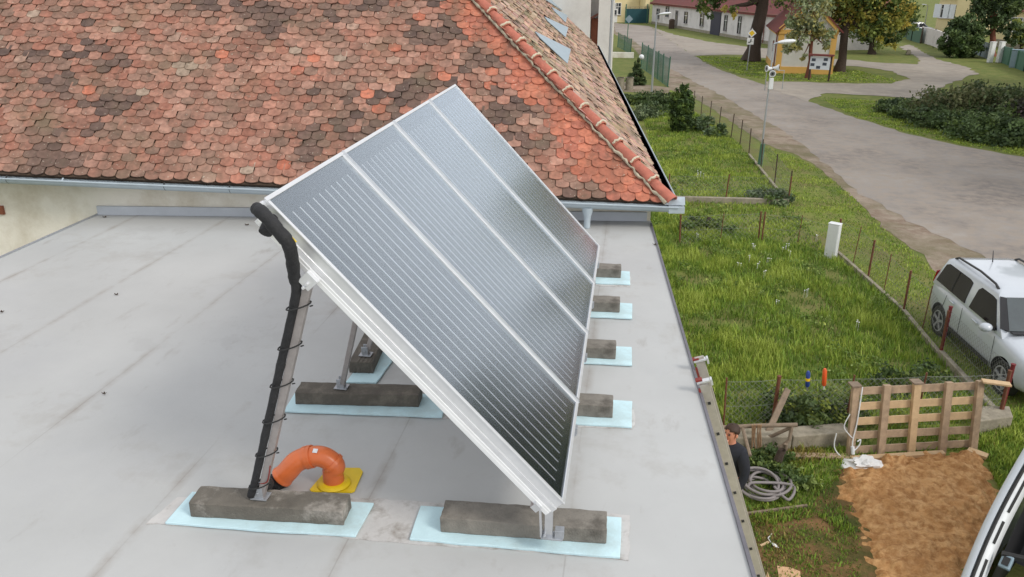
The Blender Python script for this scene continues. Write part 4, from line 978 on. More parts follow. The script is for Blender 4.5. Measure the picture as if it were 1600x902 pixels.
# small ochre and white chapel
cl, cf = G(1189, 94), G(1211, 114.5); cd_ = v2(cl-cf).normalized()
Mx, L = frame_xf(cf, cf+Vector((cd_.y, -cd_.x-.03, 0))*4); L = 4.2; Dp = 9.0
cpl = thing('chapel', 'small white chapel with ochre trim and a dark red gabled roof on the green', 'chapel', cf)
Hc = 2.95
fbox(Mx, cpl, 'wall', 'plaster', 0, L, 0, Dp, -.1, Hc)
fbox(Mx, cpl, 'plinth', 'ochre', -.04, L+.04, -.06, Dp+.04, -.12, .52)
for x0 in (0, L-.46): fbox(Mx, cpl, 'corner_pilaster', 'ochre', x0-.05+(.12 if x0 else 0), x0+.36+(.12 if x0 else 0), -.05, .35, .525, Hc)
fbox(Mx, cpl, 'cornice', 'ochre', -.08, L+.08, -.10, .3, Hc+.003, Hc+.30)
for x0 in (-.06,): fbox(Mx, cpl, 'side_cornice', 'ochre', x0-.05, x0+.07, .3, Dp, Hc-.16, Hc+.10)
m = MB(); m.xf = Mx; pk = 1.95; z0 = Hc+.30
m.poly([(0, -.04, z0), (L, -.04, z0), (L/2, -.04, z0+pk)], .3); m.build('gable', 'plaster', cpl)
m = MB(); m.xf = Mx
for s_ in (-1, 1):
    a = Vector((L/2+s_*(L/2+.02), -.10, z0+.02)); b = Vector((L/2+s_*.0, -.10, z0+pk+.05)); m.beam(a, b, .20, .26, up=(0, 0, 1))
m.build('gable_trim', 'ochre', cpl)
m = MB(); m.xf = Mx; ov = .35
for s_ in (-1, 1):
    x0 = L/2+s_*(L/2+ov); z_e = z0+.12-ov*pk/(L/2)
    m.poly([(x0, -.25, z_e), (L/2, -.25, z0+pk+.22), (L/2, Dp+.2, z0+pk+.22), (x0, Dp+.2, z_e)], .10, n=Mx.to_3x3() @ Vector((0, 0, 1)) if False else None)
m.build('roof', 'red_roof', cpl)
m = MB(); m.xf = Mx; m.tube([(-.16, .10, .0), (-.16, .10, Hc-.1), (-.3, .10, Hc+.12)], .055, 8); m.build('downpipe', 'brown_roof', cpl)
m = MB(); m.xf = Mx; m.box((-.02, Dp*.42, 1.75), (.08, .5, .85)); m.build('window', 'red_bark', cpl)

# houses at the far right
a_, b_ = G(1446, 55), G(1496, 58); Mx, L = frame_xf(a_, b_)
h1 = thing('shuttered_house', 'pale house with white shutters and a narrow tower behind the grey car', 'house', a_)
fbox(Mx, h1, 'wall', 'yellow_plaster', 0, L+1, 2, 10, -.2, 5.0); gable_roof(Mx, h1, 0, L+1, 2, 10, 5.0, 3.2, mat='brown_roof')
fbox(Mx, h1, 'tower', 'yellow_plaster', L*.62, L*1.15, 1.4, 6, -.2, 9.0); q = on_facade(Mx, 1484, 2); M3 = Mx @ Matrix.Translation((0, 1.38, 0)); window(M3, h1, q.x, 6.6, 1.0, 1.4, frame='white')
M3 = Mx @ Matrix.Translation((0, 1.98, 0))
for x, y in ((1461, 30), (1475.5, 31)):
    q = on_facade(Mx, x, y); w_ = window(M3, h1, q.x, 2.9, .9, 1.5, frame='white')
    for s_ in (-.95, .95): fbox(M3, w_, 'shutter', 'board', q.x+s_-.42, q.x+s_+.42, -.1, -.04, 2.1, 3.75)
a_, b_ = G(1398, 52), G(1446, 51); Mx, L = frame_xf(a_, b_)
h2 = thing('garage_house', 'low garage building with a brown roof behind the grey car', 'house', a_)
fbox(Mx, h2, 'wall', 'lilac_plaster', 0, L, 4, 10, -.2, 2.9); gable_roof(Mx, h2, 0, L, 4, 10, 2.9, 3.3, mat='brown_roof')
M3 = Mx @ Matrix.Translation((0, 3.98, 0)); fbox(M3, h2, 'door', 'brown_panel', L*.35, L*.62, -.06, 0, 0, 2.2)
a_, b_ = G(1502, 74), G(1640, 88); Mx, L = frame_xf(a_, b_)
h3 = thing('hipped_house', 'cream house with a red brown hipped roof behind the right hand trees', 'house', a_)
fbox(Mx, h3, 'wall', 'yellow_plaster', 0, L, 4, 13, -.2, 4.1); gable_roof(Mx, h3, 0, L, 4, 13, 4.1, 3.6, mat='brown_roof', hip=3.5); fbox(Mx, h3, 'plinth', 'old_concrete', -.03, L+.03, 3.94, 4, -.2, .8)
M3 = Mx @ Matrix.Translation((0, 3.98, 0)); window(M3, h3, L*.55, 2.4, 1.3, 1.3, frame='white'); window(M3, h3, L*.25, 2.4, 1.3, 1.3, frame='white')

# garden walls and panel fences at the far right
def wall_run(name, lab, cat, px, h, t, mat, post=None, seg=None):
    pts = [G(*p) for p in px]; th_ = thing(name, lab, cat, pts[0]); m = MB()
    for a, b in zip(pts[:-1], pts[1:]): m.beam(a+Vector((0, 0, h/2)), b+Vector((0, 0, h/2)), t, h)
    m.build('panel', mat, th_)
    if post:
        for a, b in zip(pts[:-1], pts[1:]):
            k = max(1, int((b-a).length/seg))
            for i in range(k+1): p = a.lerp(b, i/k); m = MB(); m.box(p+Vector((0, 0, h*.52)), (.14, .14, h*1.04)); m.build('post', post, th_)
    return th_
wall_run('yard_wall', 'pale grey yard wall in front of the shuttered house', 'wall', [(1438, 66), (1458, 72), (1480, 82)], 1.7, .15, 'lilac_plaster', 'old_concrete', 3)
wall_run('metal_fence', 'dark green sheet fence left of the pale yard wall', 'fence', [(1408, 58), (1424, 64), (1438, 68)], 1.6, .06, 'green_post', 'brown_post', 3)
wall_run('panel_fence', 'pale green panel fence below the cream house, left stretch', 'fence', [(1518, 82), (1532, 88), (1545, 93)], 1.35, .05, 'sign_back', 'green_post', 2.4)
wall_run('panel_fence', 'pale green panel fence below the cream house, right stretch running out of the picture', 'fence', [(1564, 98), (1600, 112), (1650, 130)], 1.4, .05, 'green_wire', 'green_post', 2.4)
for lb, x, y in (('left of two white gate posts under the red trunked tree', 1546, 98), ('right of two white gate posts beside the panel fence', 1560, 98)):
    c = G(x, y); m = MB(); m.box(c+Vector((0, 0, .85)), (.42, .3, 1.7), Matrix.Rotation(.4, 3, 'Z')); m.box(c+Vector((0, 0, 1.73)), (.48, .36, .07), Matrix.Rotation(.4, 3, 'Z')); tag(m.build('gate_post', 'white', origin=c, bevel=.03), lb, 'post', 'white gate posts')
c = G(1586, 106); m = MB(); m.box(c+Vector((0, 0, .7)), (.9, .4, 1.4), Matrix.Rotation(-.5, 3, 'Z')); m.box(c+Vector((0, 0, 1.42)), (1.0, .5, .08), Matrix.Rotation(-.5, 3, 'Z')); tag(m.build('utility_cabinet', 'sign_back', origin=c, bevel=.03), 'pale green utility cabinet standing by the panel fence', 'cabinet')
c = G(1419, 86); m = MB(); m.box(c+Vector((0, 0, .25)), (.5, .4, .5), taper=.6); tag(m.build('boundary_stone', 'old_concrete', origin=c, bevel=.08), 'small pale stone at the tip of the far grass', 'stone')

# =================================================================== TREES
def tree(name, lab, base, top, r0, r1, lobes, n, size, cols, seed, mat='bark', limbs=True, group='trees on the village green', **k):
    t = thing(name, lab, 'tree', base, group); branchy(t, base, top, r0, r1, lobes if limbs else [], mat, seed)
    foliage('crown', t, lobes, n, size, cols, seed, **k); return t
b_ = G(1173, 96); Y = b_.y
tree('big_tree', 'large dark trunked tree leaning behind the priority road sign', b_, aty(1207, -70, Y), .62, .40, lobes_px([(1110, 8, 20, 0), (1140, 10, 16, -1), (1100, -20, 30, 1), (1160, -30, 40, 0), (1235, 0, 24, 0), (1215, -45, 50, 1), (1180, -100, 70, 0), (1220, -150, 60, 0), (1130, -130, 60, 0), (1095, -70, 40, 0), (1265, -60, 50, 1)], Y), 13000, .21, GREEN+AUT[2:4], 21)  # highest lobes added above the view for the collectors' glass to reflect
b_ = G(1262, 122); Y = b_.y
tree('slim_tree', 'slim tree with grey green leaves in front of the chapel wall', b_, aty(1274, 10, Y), .17, .09, lobes_px([(1250, 62, 20, 0), (1236, 74, 13, -.5), (1262, 40, 22, .3), (1285, 52, 16, 0), (1240, 30, 14, 0), (1272, 15, 26, 0), (1290, 72, 9, 0), (1255, 88, 5, 0), (1234, 84, 6, 0)], Y), 3600, .17, [lin(104, 112, 84), lin(90, 100, 72), lin(116, 120, 92), lin(120, 116, 70)], 22, mat='red_bark', spread=.24)
b_ = G(1311, 112); Y = b_.y
tree('autumn_tree', 'broad yellowing tree right of the notice board', b_, aty(1338, -60, Y), .34, .22, lobes_px([(1306, 30, 24, .8), (1288, 60, 12, .5), (1345, 26, 30, .6), (1372, 25, 34, 0), (1400, 15, 32, .5), (1356, 58, 16, 0), (1382, 56, 22, 0), (1300, 6, 34, .5), (1345, -20, 50, 0), (1400, -25, 36, 0), (1412, 40, 16, 0), (1270, -10, 26, 0), (1330, -80, 56, 0), (1390, -80, 50, 0), (1350, -140, 56, 0)], Y), 27000, .19, AUT+GREEN[:2], 23)  # crown raised past the top of the view to darken the collectors' reflection
b_ = G(1362, 85); Y = b_.y
tree('green_tree', 'grey green tree behind the yellowing tree', b_, aty(1366, 0, Y), .3, .2, lobes_px([(1375, 40, 24, 0), (1395, 52, 18, 0), (1350, 48, 20, 0), (1405, 30, 22, 0), (1380, 64, 12, 0)], Y), 8000, .2, GREEN+GREYG+AUT[4:], 24)
b_ = G(1500, 90); Y = b_.y
t = thing('round_shrub', 'rounded dark green shrub in front of the pale yard wall', 'shrub', b_); foliage('leaves', t, lobes_px([(1490, 62, 20, 0), (1512, 58, 22, 0), (1505, 40, 18, .5), (1525, 48, 14, 0), (1480, 76, 12, 0), (1520, 76, 16, 0), (1500, 78, 16, -.5)], Y), 9000, .22, DARK+GREEN[:1], 25)
m = MB(); [m.tube([b_+Vector((dx, 0, 0)), b_+Vector((dx*2.5, .2, 3))], [.1, .03], 6) for dx in (-.3,)]; m.build('stem', 'bark', t)
b_ = G(1549, 88); Y = b_.y
tree('pine_tree', 'dark tree with a reddish trunk in front of the cream house', b_, aty(1553, 20, Y), .32, .2, lobes_px([(1560, 20, 26, 0), (1540, 12, 20, 0), (1575, 30, 16, 0), (1550, 40, 16, 0), (1560, -10, 30, 0), (1582, 8, 20, 0), (1550, -60, 36, 0), (1570, -100, 30, 0)], Y), 9000, .22, DARK+GREYG[:1], 26, mat='red_bark', group='trees by the far houses')  # topmost lobes are out of view, added for the reflection in the collectors
b_ = G(1596, 84); Y = b_.y
tree('small_tree', 'thin leaved small tree at the right picture edge by the cream house', b_, aty(1594, 40, Y), .16, .08, lobes_px([(1582, 52, 12, 0), (1596, 44, 14, 0), (1604, 60, 12, 0), (1580, 64, 8, 0)], Y), 2200, .26, GREYG+AUT[2:3], 27, group='trees by the far houses')
# shrubbery on the right hand green
def shrub(name, lab, lobes, n, size, cols, seed, group=None, **k):
    c = sum((l[0] for l in lobes), Vector())/len(lobes); t = thing(name, lab, 'shrub', (c.x, c.y, ZG), group)
    foliage('leaves', t, lobes, n, size, cols, seed, **k)
    m = MB(); r = random.Random(seed)
    q = Vector((c.x, c.y, ZG))
    m.tube([q, q+Vector((.1, .05, .4)), c], [.08, .06, .02], 6); m.build('stem', 'bark', t); return t
def globes(lst):
    out = []
    for (x, y, rx, rz, up) in lst:
        c = G(x, y, up); out.append((c, (rx, rx, rz)))
    return out
SG = 'shrubs on the right hand green'
shrub('olive_shrub', 'tall olive brown shrub at the back of the right hand shrubbery', globes([(1470, 170, 1.7, .9, .6), (1500, 168, 1.8, 1.1, .8), (1535, 172, 1.9, 1.15, .8), (1565, 170, 1.7, 1.0, .8), (1600, 165, 1.8, 1.0, .8)]), 15000, .13, [lin(62, 72, 44), lin(72, 76, 48), lin(56, 66, 40), lin(80, 80, 54)], 31, SG)
shrub('spreading_juniper', 'low dark spreading juniper at the left tip of the shrubbery', globes([(1405, 168, 1.1, .45, .3), (1430, 176, 1.3, .6, .35), (1460, 184, 1.4, .6, .4), (1475, 172, 1.2, .7, .4)]), 9000, .12, DARK, 32, SG, flat=.3)
shrub('green_juniper', 'mid green juniper with tiered branches at the front of the shrubbery', globes([(1500, 196, 1.3, .7, .35), (1530, 204, 1.4, .75, .35), (1562, 208, 1.4, .75, .4), (1590, 212, 1.3, .7, .4), (1545, 190, 1.3, .8, .5)]), 12000, .12, DARK+GREEN[1:2]+[lin(84, 100, 62)], 33, SG, flat=.3)
shrub('purple_shrub', 'dark purplish shrub at the right edge of the shrubbery', globes([(1590, 186, 1.2, .9, .6), (1620, 190, 1.3, .9, .6)]), 5000, .12, [lin(54, 44, 44), lin(62, 50, 46), lin(46, 44, 38)], 34, SG)

# =================================================================== NEAR GARDEN PLANTS
b_ = G(1062, 206); k = m_per_px(b_)
t = thing('thuja', 'dense dark green columnar thuja in the garden behind the tiled roof', 'conifer', b_)
foliage('leaves', t, [(b_+Vector((0, 0, h)), (r_, r_, .42)) for h, r_ in ((.25, .42), (.6, .50), (.95, .53), (1.3, .52), (1.6, .46), (1.85, .34))], 11000, .085, [lin(50, 66, 34), lin(62, 80, 38), lin(44, 58, 32), lin(74, 88, 42)], 41, shell=.75, spread=.12)
m = MB(); m.tube([b_, b_+Vector((0, 0, 2.0))], [.07, .03], 6); m.build('trunk', 'bark', t)
b_ = G(994, 133)
t = thing('cone_conifer', 'small pointed conifer beside the white globe lamp', 'conifer', b_)
foliage('leaves', t, [(b_+Vector((0, 0, .25+.3*i)), (.62*(1-i/6.5), .62*(1-i/6.5), .3)) for i in range(6)], 4500, .10, DARK, 42, shell=.7, spread=.12); m = MB(); m.tube([b_, b_+Vector((0, 0, 1.8))], [.05, .01], 6); m.build('trunk', 'bark', t)
shrub('low_hedge', 'row of low leafy bushes behind the thuja along the paved strip', [(G(x, y, .25), (1.0, .5, .36)) for x, y in ((985, 155), (1000, 156), (1018, 158), (1034, 158))], 5000, .10, GREEN+DARK, 43)
shrub('small_bush', 'small dark bush left of the thuja', [(G(1032, 160, .4), (.7, .6, .6)), (G(1020, 172, .3), (.8, .5, .4))], 3000, .10, DARK, 44)
shrub('grey_bush', 'grey leaved low bush near the tiled roof edge', [(G(1003, 176, .25), (.9, .6, .35)), (G(990, 182, .2), (.7, .5, .3))], 2400, .09, GREYG, 45)
shrub('fence_weeds', 'tuft of weeds growing at the garden fence right of the thuja', [(G(x, y, .22), (.45, .4, .35)) for x, y in ((1090, 196), (1104, 200), (1120, 207), (1100, 190))], 2400, .09, DARK+GREYG, 46)
shrub('corner_weeds', 'dark leafy weeds behind the fence corner of the first garden plot', [(G(x, y, .15), (.5, .4, .25)) for x, y in ((1205, 308), (1190, 306), (1218, 312))], 3000, .07, GREYG+GREEN[:2], 47)
shrub('weed_clump', 'dark green weed clump right of the roof corner in the lawn', [(G(x, y, .12), (.45, .35, .22)) for x, y in ((1100, 352), (1120, 356), (1085, 355))], 3000, .06, GREEN, 48)
shrub('trestle_weeds', 'leafy weeds growing under the wooden trestle', [(G(x, y, .08), (.34, .26, .16)) for x, y in ((1190, 728), (1212, 738), (1232, 750), (1200, 716))], 4200, .05, GREEN, 49)
shrub('wire_weeds', 'tall weeds along the wire behind the pallet', [(G(x, y, .2), (.45, .35, .35)) for x, y in ((1250, 655), (1280, 650), (1310, 640), (1225, 640), (1400, 600), (1440, 598))], 8000, .05, GREEN+DARK+[lin(104, 112, 52)], 50)

# unseen trees added beside the view so the collectors' lower glass reflects something dark
TL = ['tall dense tree right of the picture, nearest the road', 'tall dense tree right of the picture, second along the lane', 'tall dense tree right of the picture, third along the lane', 'tall dense tree right of the picture, farthest along the lane', 'broad dense tree right of the picture beside the crossroads', 'broad dense tree right of the picture behind the crossroads']
for i, (x, y, h) in enumerate(((25.5, 39, 13), (31, 46, 14), (27, 31, 13), (36, 54, 15), (33, 37, 14), (25, 23, 12))):
    b_ = Vector((x, y, ZG)); t_ = b_+Vector((0, 0, h*.8)); r_ = random.Random(i)
    tree('roadside_tree', TL[i], b_, t_, .3, .15, [(b_+Vector((r_.uniform(-2.4, 2.4), r_.uniform(-2.4, 2.4), h*f)), (2.6, 2.6, 2.2)) for f in (.28, .36, .45, .5, .6, .7, .8, .9)], 6000, .5, GREEN, 90+i, group='trees right of the picture')

# =================================================================== FENCES
def wire_fence(lab, posts, h, post_mat, mesh_mat='wire', pr=.022, cell=.12, wr=.0022, kerb=None, kerb_wh=(.1, .12), lean=None, thin=()):
    """posts: ground points in order; mesh strung between them"""
    t = thing('wire_fence', lab, 'fence', posts[0])
    rj = random.Random(len(lab)); tops = []
    for i, p in enumerate(posts):
        l = Vector((rj.uniform(-.05, .05), rj.uniform(-.05, .05), 0)); tp = p+Vector((0, 0, h))+l; tops.append(tp)
        m = MB(); r_ = pr*(.45 if i in thin else 1); m.tube([p-Vector((0, 0, .05)), tp], r_, 8); m.cyl(tp, tp+Vector((0, 0, .012)), r_*1.15, n=8); m.build('post', post_mat, t, smooth=50)
    m = MB()
    for i in range(len(posts)-1):
        a0, a1, b0, b1 = posts[i], tops[i], posts[i+1], tops[i+1]; a1 = a0+(a1-a0)*.94; b1 = b0+(b1-b0)*.94
        Lr = (b0-a0).length; n = max(2, int(Lr/cell)); nv = max(3, int(h/cell))
        P = lambda u, v: a0.lerp(b0, u).lerp(a1.lerp(b1, u), v)
        # diamonds: zigzag wires
        for j in range(-nv, n):
            for s_ in (0, 1):
                u0, u1 = j/n, (j+nv)/n; v0, v1 = (0, 1) if s_ == 0 else (1, 0)
                if u0 < 0: v0 = v0+(v1-v0)*(-u0)/(u1-u0); u0 = 0
                if u1 > 1: v1 = v0+(v1-v0)*(1-u0)/(u1-u0); u1 = 1
                if u1-u0 < 1e-3: continue
                m.tube([P(u0, v0), P(u1, v1)], wr, 3, caps=False)
        for v in (.02, .5, 1): m.tube([P(k/6, v)-Vector((0, 0, .02*math.sin(math.pi*k/6))) for k in range(7)], wr*1.3, 4, caps=False)
    m.build('wire_mesh', mesh_mat, t)
    if kerb:
        m = MB()
        for a, b in kerb: m.beam(a+Vector((0, 0, kerb_wh[1]/2-.03)), b+Vector((0, 0, kerb_wh[1]/2-.03)), kerb_wh[0], kerb_wh[1])
        m.build('kerb', 'old_concrete', t, bevel=.01)
    return t
gl = lambda lst: [G(*p) for p in lst]
P1 = gl([(1084, 174), (1095, 184), (1108, 193), (1123, 203), (1142, 216), (1156, 227), (1170, 243), (1189, 262), (1210, 289), (1231, 319)])
wire_fence('long garden wire fence with dark posts along the road verge behind the tiled house', P1, 1.12, 'brown_post', cell=.16, kerb=[(P1[-4], P1[-1])], kerb_wh=(.10, .12))
P2 = gl([(1045, 316), (1133, 316), (1231, 320)])
wire_fence('wire fence with rusty posts and a pale kerb across the first garden plot', P2, .95, 'rust', kerb=[(P2[0]-Vector((1.5, -.0, 0)), P2[2])], kerb_wh=(.16, .22), cell=.14)
P3 = gl([(1062, 381), (1125, 378), (1185, 376), (1190, 377), (1246, 382), (1300, 400)])
wire_fence('sagging wire fence with rusty posts between the lawn plots, ending at the white cabinet', P3, .86, 'rust', cell=.14, thin=(1, 4))
P4 = gl([(1308, 398), (1333, 411), (1356, 435), (1380, 460), (1411, 490), (1441, 515), (1468, 559)])
wire_fence('wire fence with rusty posts on a narrow kerb beside the parked white car', P4, 1.0, 'rust', cell=.12, kerb=[(P4[0], P4[4]), (P4[4], P4[6])], kerb_wh=(.09, .14), thin=(1, 3, 5), pr=.026)
P5 = gl([(1468, 559), (1560, 660)])
wire_fence('wire fence with thick dark red posts at the corner behind the pallet', P5, 1.08, 'red_post', cell=.10, pr=.036, kerb=[(P5[0], P5[1])], kerb_wh=(.1, .2))
P6 = gl([(1560, 660), (1430, 664), (1320, 668), (1206, 668), (1130, 672)])
wire_fence('low wire fence strung with single wires behind the pallet and the trestle', P6, .98, 'rust', cell=.10, thin=(1, 2, 4), pr=.032)
for px in (((1085, 700), (1230, 697), (1320, 690)), ):
    pts = gl(px); m = MB()
    for a, b in zip(pts[:-1], pts[1:]): m.beam(a+Vector((0, 0, .1)), b+Vector((0, 0, .1)), .3, .34)
    tag(m.build('garden_wall', 'old_concrete', origin=pts[0], bevel=.02), 'low old concrete footing wall behind the trestle', 'wall')
c = G(1548, 672); m = MB(); m.poly([G(1522, 680), G(1530, 655), G(1572, 655), G(1578, 672)], .3, n=(0, 0, 1)); 
for v in m.v: v.z += .26
tag(m.build('concrete_stub', 'old_concrete', origin=c, bevel=.02), 'broken concrete stub under the dark red corner post', 'wall')
# green mesh fences far left of the road
Pa = gl([(965, 74), (975, 79), (985, 86)]); wire_fence('short green mesh fence beside the far white building', Pa, 1.5, 'green_post', 'green_wire', cell=.13, wr=.006, pr=.04)
Pb = gl([(1001, 106), (1010, 112), (1019, 118), (1027, 124), (1035, 130), (1043, 136)]); wire_fence('green mesh fence at the road edge behind the first street lamp', Pb, 2.0, 'green_post', 'green_wire', cell=.13, wr=.007, pr=.045)
Pb2 = gl([(984, 88), (1001, 106)]); 
m = MB(); a, b = G(945, 90), G(990, 91); m.beam(a+Vector((0, 0, .25)), b+Vector((0, 0, .25)), .25, .5); tag(m.build('garden_wall', 'cream', origin=a, bevel=.02), 'low cream garden wall beside the far white building', 'wall')
sheet('paved_strip', [G(*p) for p in [(955, 142), (1010, 146), (1046, 146), (1046, 137), (985, 130), (955, 126)]], ZG+.010, 'dirt')

# =================================================================== LAMPS, SIGNS
def lamp(lab, base, top, head_dir, r0=.07, mat='galv', hl=.75):
    t = thing('street_lamp', lab, 'street lamp', base, 'street lamps'); m = MB()
    m.tube([base, base+(top-base)*.3, top], [r0, r0*.85, r0*.6], 10); m.build('pole', mat, t, smooth=50)
    hd = Vector(head_dir).normalized(); m = MB(); m.tube([top, top+hd*.18+Vector((0, 0, .06))], [.035, .035], 8); m.build('arm', mat, t)
    m = MB(); s = hd.cross(Vector((0, 0, 1))).normalized(); p = top+hd*.15+Vector((0, 0, .06))
    prof = [(0, .06, .04), (.12, .11, .07), (.45*hl, .14, .09), (.85*hl, .12, .07), (hl, .04, .03)]; pts = []
    vs = []; K = 10
    for x, w_, h_ in prof:
        for j in range(K):
            a = 2*math.pi*j/K; vs.append(p+hd*x+s*(math.cos(a)*w_)+Vector((0, 0, math.sin(a)*h_+x*.12)))
    fs = [(i*K+j, i*K+(j+1) % K, (i+1)*K+(j+1) % K, (i+1)*K+j) for i in range(len(prof)-1) for j in range(K)] + [tuple(range(K-1, -1, -1)), tuple((len(prof)-1)*K+j for j in range(K))]
    m.add(vs, fs); m.build('lamp_head', 'white_plastic', t, smooth=50); return t
b1_ = G(1018, 147); lamp('slim pale street lamp standing by the green mesh fence', b1_, aty(1026, 24, b1_.y), (1, -.2, 0))
b2_ = G(1187, 260); L2 = lamp('street lamp on the near verge carrying loudspeakers on its pole', b2_, aty(1209, 69, b2_.y), (1, -.1, 0), .045, hl=.62)
m = MB(); m.tube([b2_, b2_+(aty(1192, 225, b2_.y)-b2_)], [.10, .09], 12); m.build('base_sleeve', 'green_wire', L2, smooth=50)
b3_ = G(1443, 52); lamp('farthest street lamp above the grey car', b3_, aty(1450, 9, b3_.y), (-1, -.3, 0))
# loudspeakers and a small box on the near lamp
pb_ = aty(1203, 118, b2_.y)
for lb, dx, dz, an in (('round white loudspeaker facing the camera on the near street lamp', .05, .10, 0), ('white loudspeaker pointing left on the near street lamp', -.08, .27, 1), ('white loudspeaker pointing right on the near street lamp', .18, .30, 2)):
    c = pb_+Vector((dx, -.12, dz)); d_ = [Vector((.05, -1, -.15)), Vector((-1, -.4, 0)), Vector((1, -.3, .1))][an].normalized()
    t = thing('loudspeaker', lb, 'loudspeaker', c, 'loudspeakers on the street lamp'); m = MB()
    m.tube([c-d_*.12, c-d_*.03, c+d_*.09, c+d_*.105], [.04, .05, .125, .13], 18); m.build('horn', 'white_plastic', t, smooth=40)
    m = MB(); m.tube([c+d_*.104, c+d_*.108], [.095, .095], 18); f_ = m.build('mouth', 'grey_metal', t); m = MB(); m.tube([c+d_*.108, c+d_*.118], [.045, .04], 12); m.build('driver', 'black', f_)
c = pb_+Vector((.06, -.1, -.30)); m = MB(); m.box(c, (.16, .12, .42)); tag(m.build('junction_box', 'white_plastic', origin=c, bevel=.02), 'white box below the loudspeakers on the near street lamp', 'box')
m = MB(); [m.tube([pb_+Vector((dx, -.06, .1)), pb_+Vector((dx, -.05, -.55))], .018, 6) for dx in (-.14,)]; m.tube([pb_+Vector((-.14, -.06, .2)), pb_+Vector((.5, -.06, .2)), pb_+Vector((.5, -.06, -.5))], .016, 6)
tag(m.build('speaker_bracket', 'galv', origin=pb_), 'thin steel bracket for the loudspeakers', 'bracket')
# globe lamp
c = G(1000, 131); t = thing('globe_lamp', 'garden lamp with a white globe on a green post', 'lamp', c); hh = (aty(997, 93, c.y)-c).z
m = MB(); m.tube([c, c+Vector((0, 0, hh))], .035, 8); m.build('pole', 'green_post', t); m = MB(); m.sphere(c+Vector((0, 0, hh+.16)), .18, 16, 10); m.build('globe', 'white_plastic', t, smooth=80)
for lb, x in (('left of two round concrete barrels by the tiled roof edge', 969), ('right of two round concrete barrels by the tiled roof edge', 983)):
    c = G(x, 141); r_ = 6.2*m_per_px(c); hh = (aty(x, 121, c.y)-c).z; m = MB(); m.tube([c, c+Vector((0, 0, hh*.93)), c+Vector((0, 0, hh*.93)), c+Vector((0, 0, hh)), c+Vector((0, 0, hh)), c+Vector((0, 0, hh*.9))], [r_*.95, r_*.95, r_*1.06, r_*1.06, r_*.85, r_*.8], 20); tag(m.build('concrete_barrel', 'old_concrete', origin=c, smooth=40), lb, 'barrel', 'round concrete barrels')
# signs
c = G(1167, 110); top = aty(1175.5, 44, c.y); t = thing('priority_road_sign', 'yellow and white diamond priority sign with a small plate before the big tree', 'road sign', c)
m = MB(); m.tube([c, top], .04, 8); m.build('post', 'galv', t)
k = m_per_px(c); vx = Vector((1, -.15, 0)).normalized(); vz = Vector((0, 0, 1)); nf = Vector((-.15, -1, 0)).normalized()
sc_ = aty(1175, 52, c.y)+nf*.06; R_ = 6.6*k
def diamond(cc, r_, th_): return [cc+vx*r_, cc+vz*r_, cc-vx*r_, cc-vz*r_]
m = MB(); m.poly(diamond(sc_, R_, 0), .02, n=nf); pl = m.build('sign_plate', 'white', t); m = MB(); m.poly(diamond(sc_+nf*.004, R_*.66, 0), .003, n=nf); m.build('yellow_field', 'sign_yellow', pl)
sp2 = aty(1172.5, 64.5, c.y)+nf*.06; h_ = 5.0*k; m = MB(); m.poly([sp2+vx*h_+vz*h_, sp2-vx*h_+vz*h_, sp2-vx*h_-vz*h_, sp2+vx*h_-vz*h_], .02, n=nf); pl = m.build('route_plate', 'white', t)
m = MB(); q = [sp2+nf*.008+vx*(h_*a)+vz*(h_*b) for a, b in ((-.6, -.35), (-.05, -.3), (.12, 0), (.15, .65))]; m.tube(q, h_*.14, 6); m.tube([q[2], q[2]+vx*h_*.5], h_*.06, 5); m.build('route_mark', 'black', pl)
c = G(980, 62); t = thing('diamond_sign', 'back of a diamond road sign at the far end of the road', 'road sign', c); top = aty(982.5, 26, c.y); m = MB(); m.tube([c, top], .05, 8); m.build('post', 'green_post', t)
k = m_per_px(c); s0 = aty(983, 30, c.y)+nf*.06; m = MB(); m.poly(diamond(s0, 6.0*k, 0), .03, n=nf); m.build('sign_plate', 'sign_back', t)
# notice board
a = G(1268, 126); b = G(1302, 128); t = thing('notice_board', 'white notice board with five dark pictures beside the chapel', 'notice board', a); d = v2(b-a).normalized(); nb = Vector((d.y, -d.x, 0)); nb = nb if nb.dot(v2(CAM-a)) > 0 else -nb
tl = onplane(1267, 88, a, nb); trr = onplane(1299, 85, a, nb); bl_ = onplane(1265, 108, a, nb); brr = onplane(1297, 107, a, nb)
x0, x1 = (tl-a).dot(d), (trr-a).dot(d); z0, z1 = (bl_-a).z, (tl-a).z
Mb = Matrix(((d.x, -nb.x, 0, a.x), (d.y, -nb.y, 0, a.y), (0, 0, 1, a.z), (0, 0, 0, 1)))
for x_ in (x0+.05, x1+.05): fbox(Mb, t, 'post', 'brown_post', x_-.06, x_+.06, .0, .12, 0, z1+.1)
fbox(Mb, t, 'panel', 'board', x0, x1, -.05, -.01, z0, z1); fbox(Mb, t, 'canopy', 'red_roof', x0-.15, x1+.2, -.25, .3, z1+.05, z1+.16)
for u, v in ((.17, .74), (.77, .8), (.14, .36), (.74, .44), (.44, .17)): fbox(Mb, t, 'picture', 'photo', x0+(x1-x0)*u-.14, x0+(x1-x0)*u+.14, -.06, -.051, z0+(z1-z0)*v-.1, z0+(z1-z0)*v+.1)

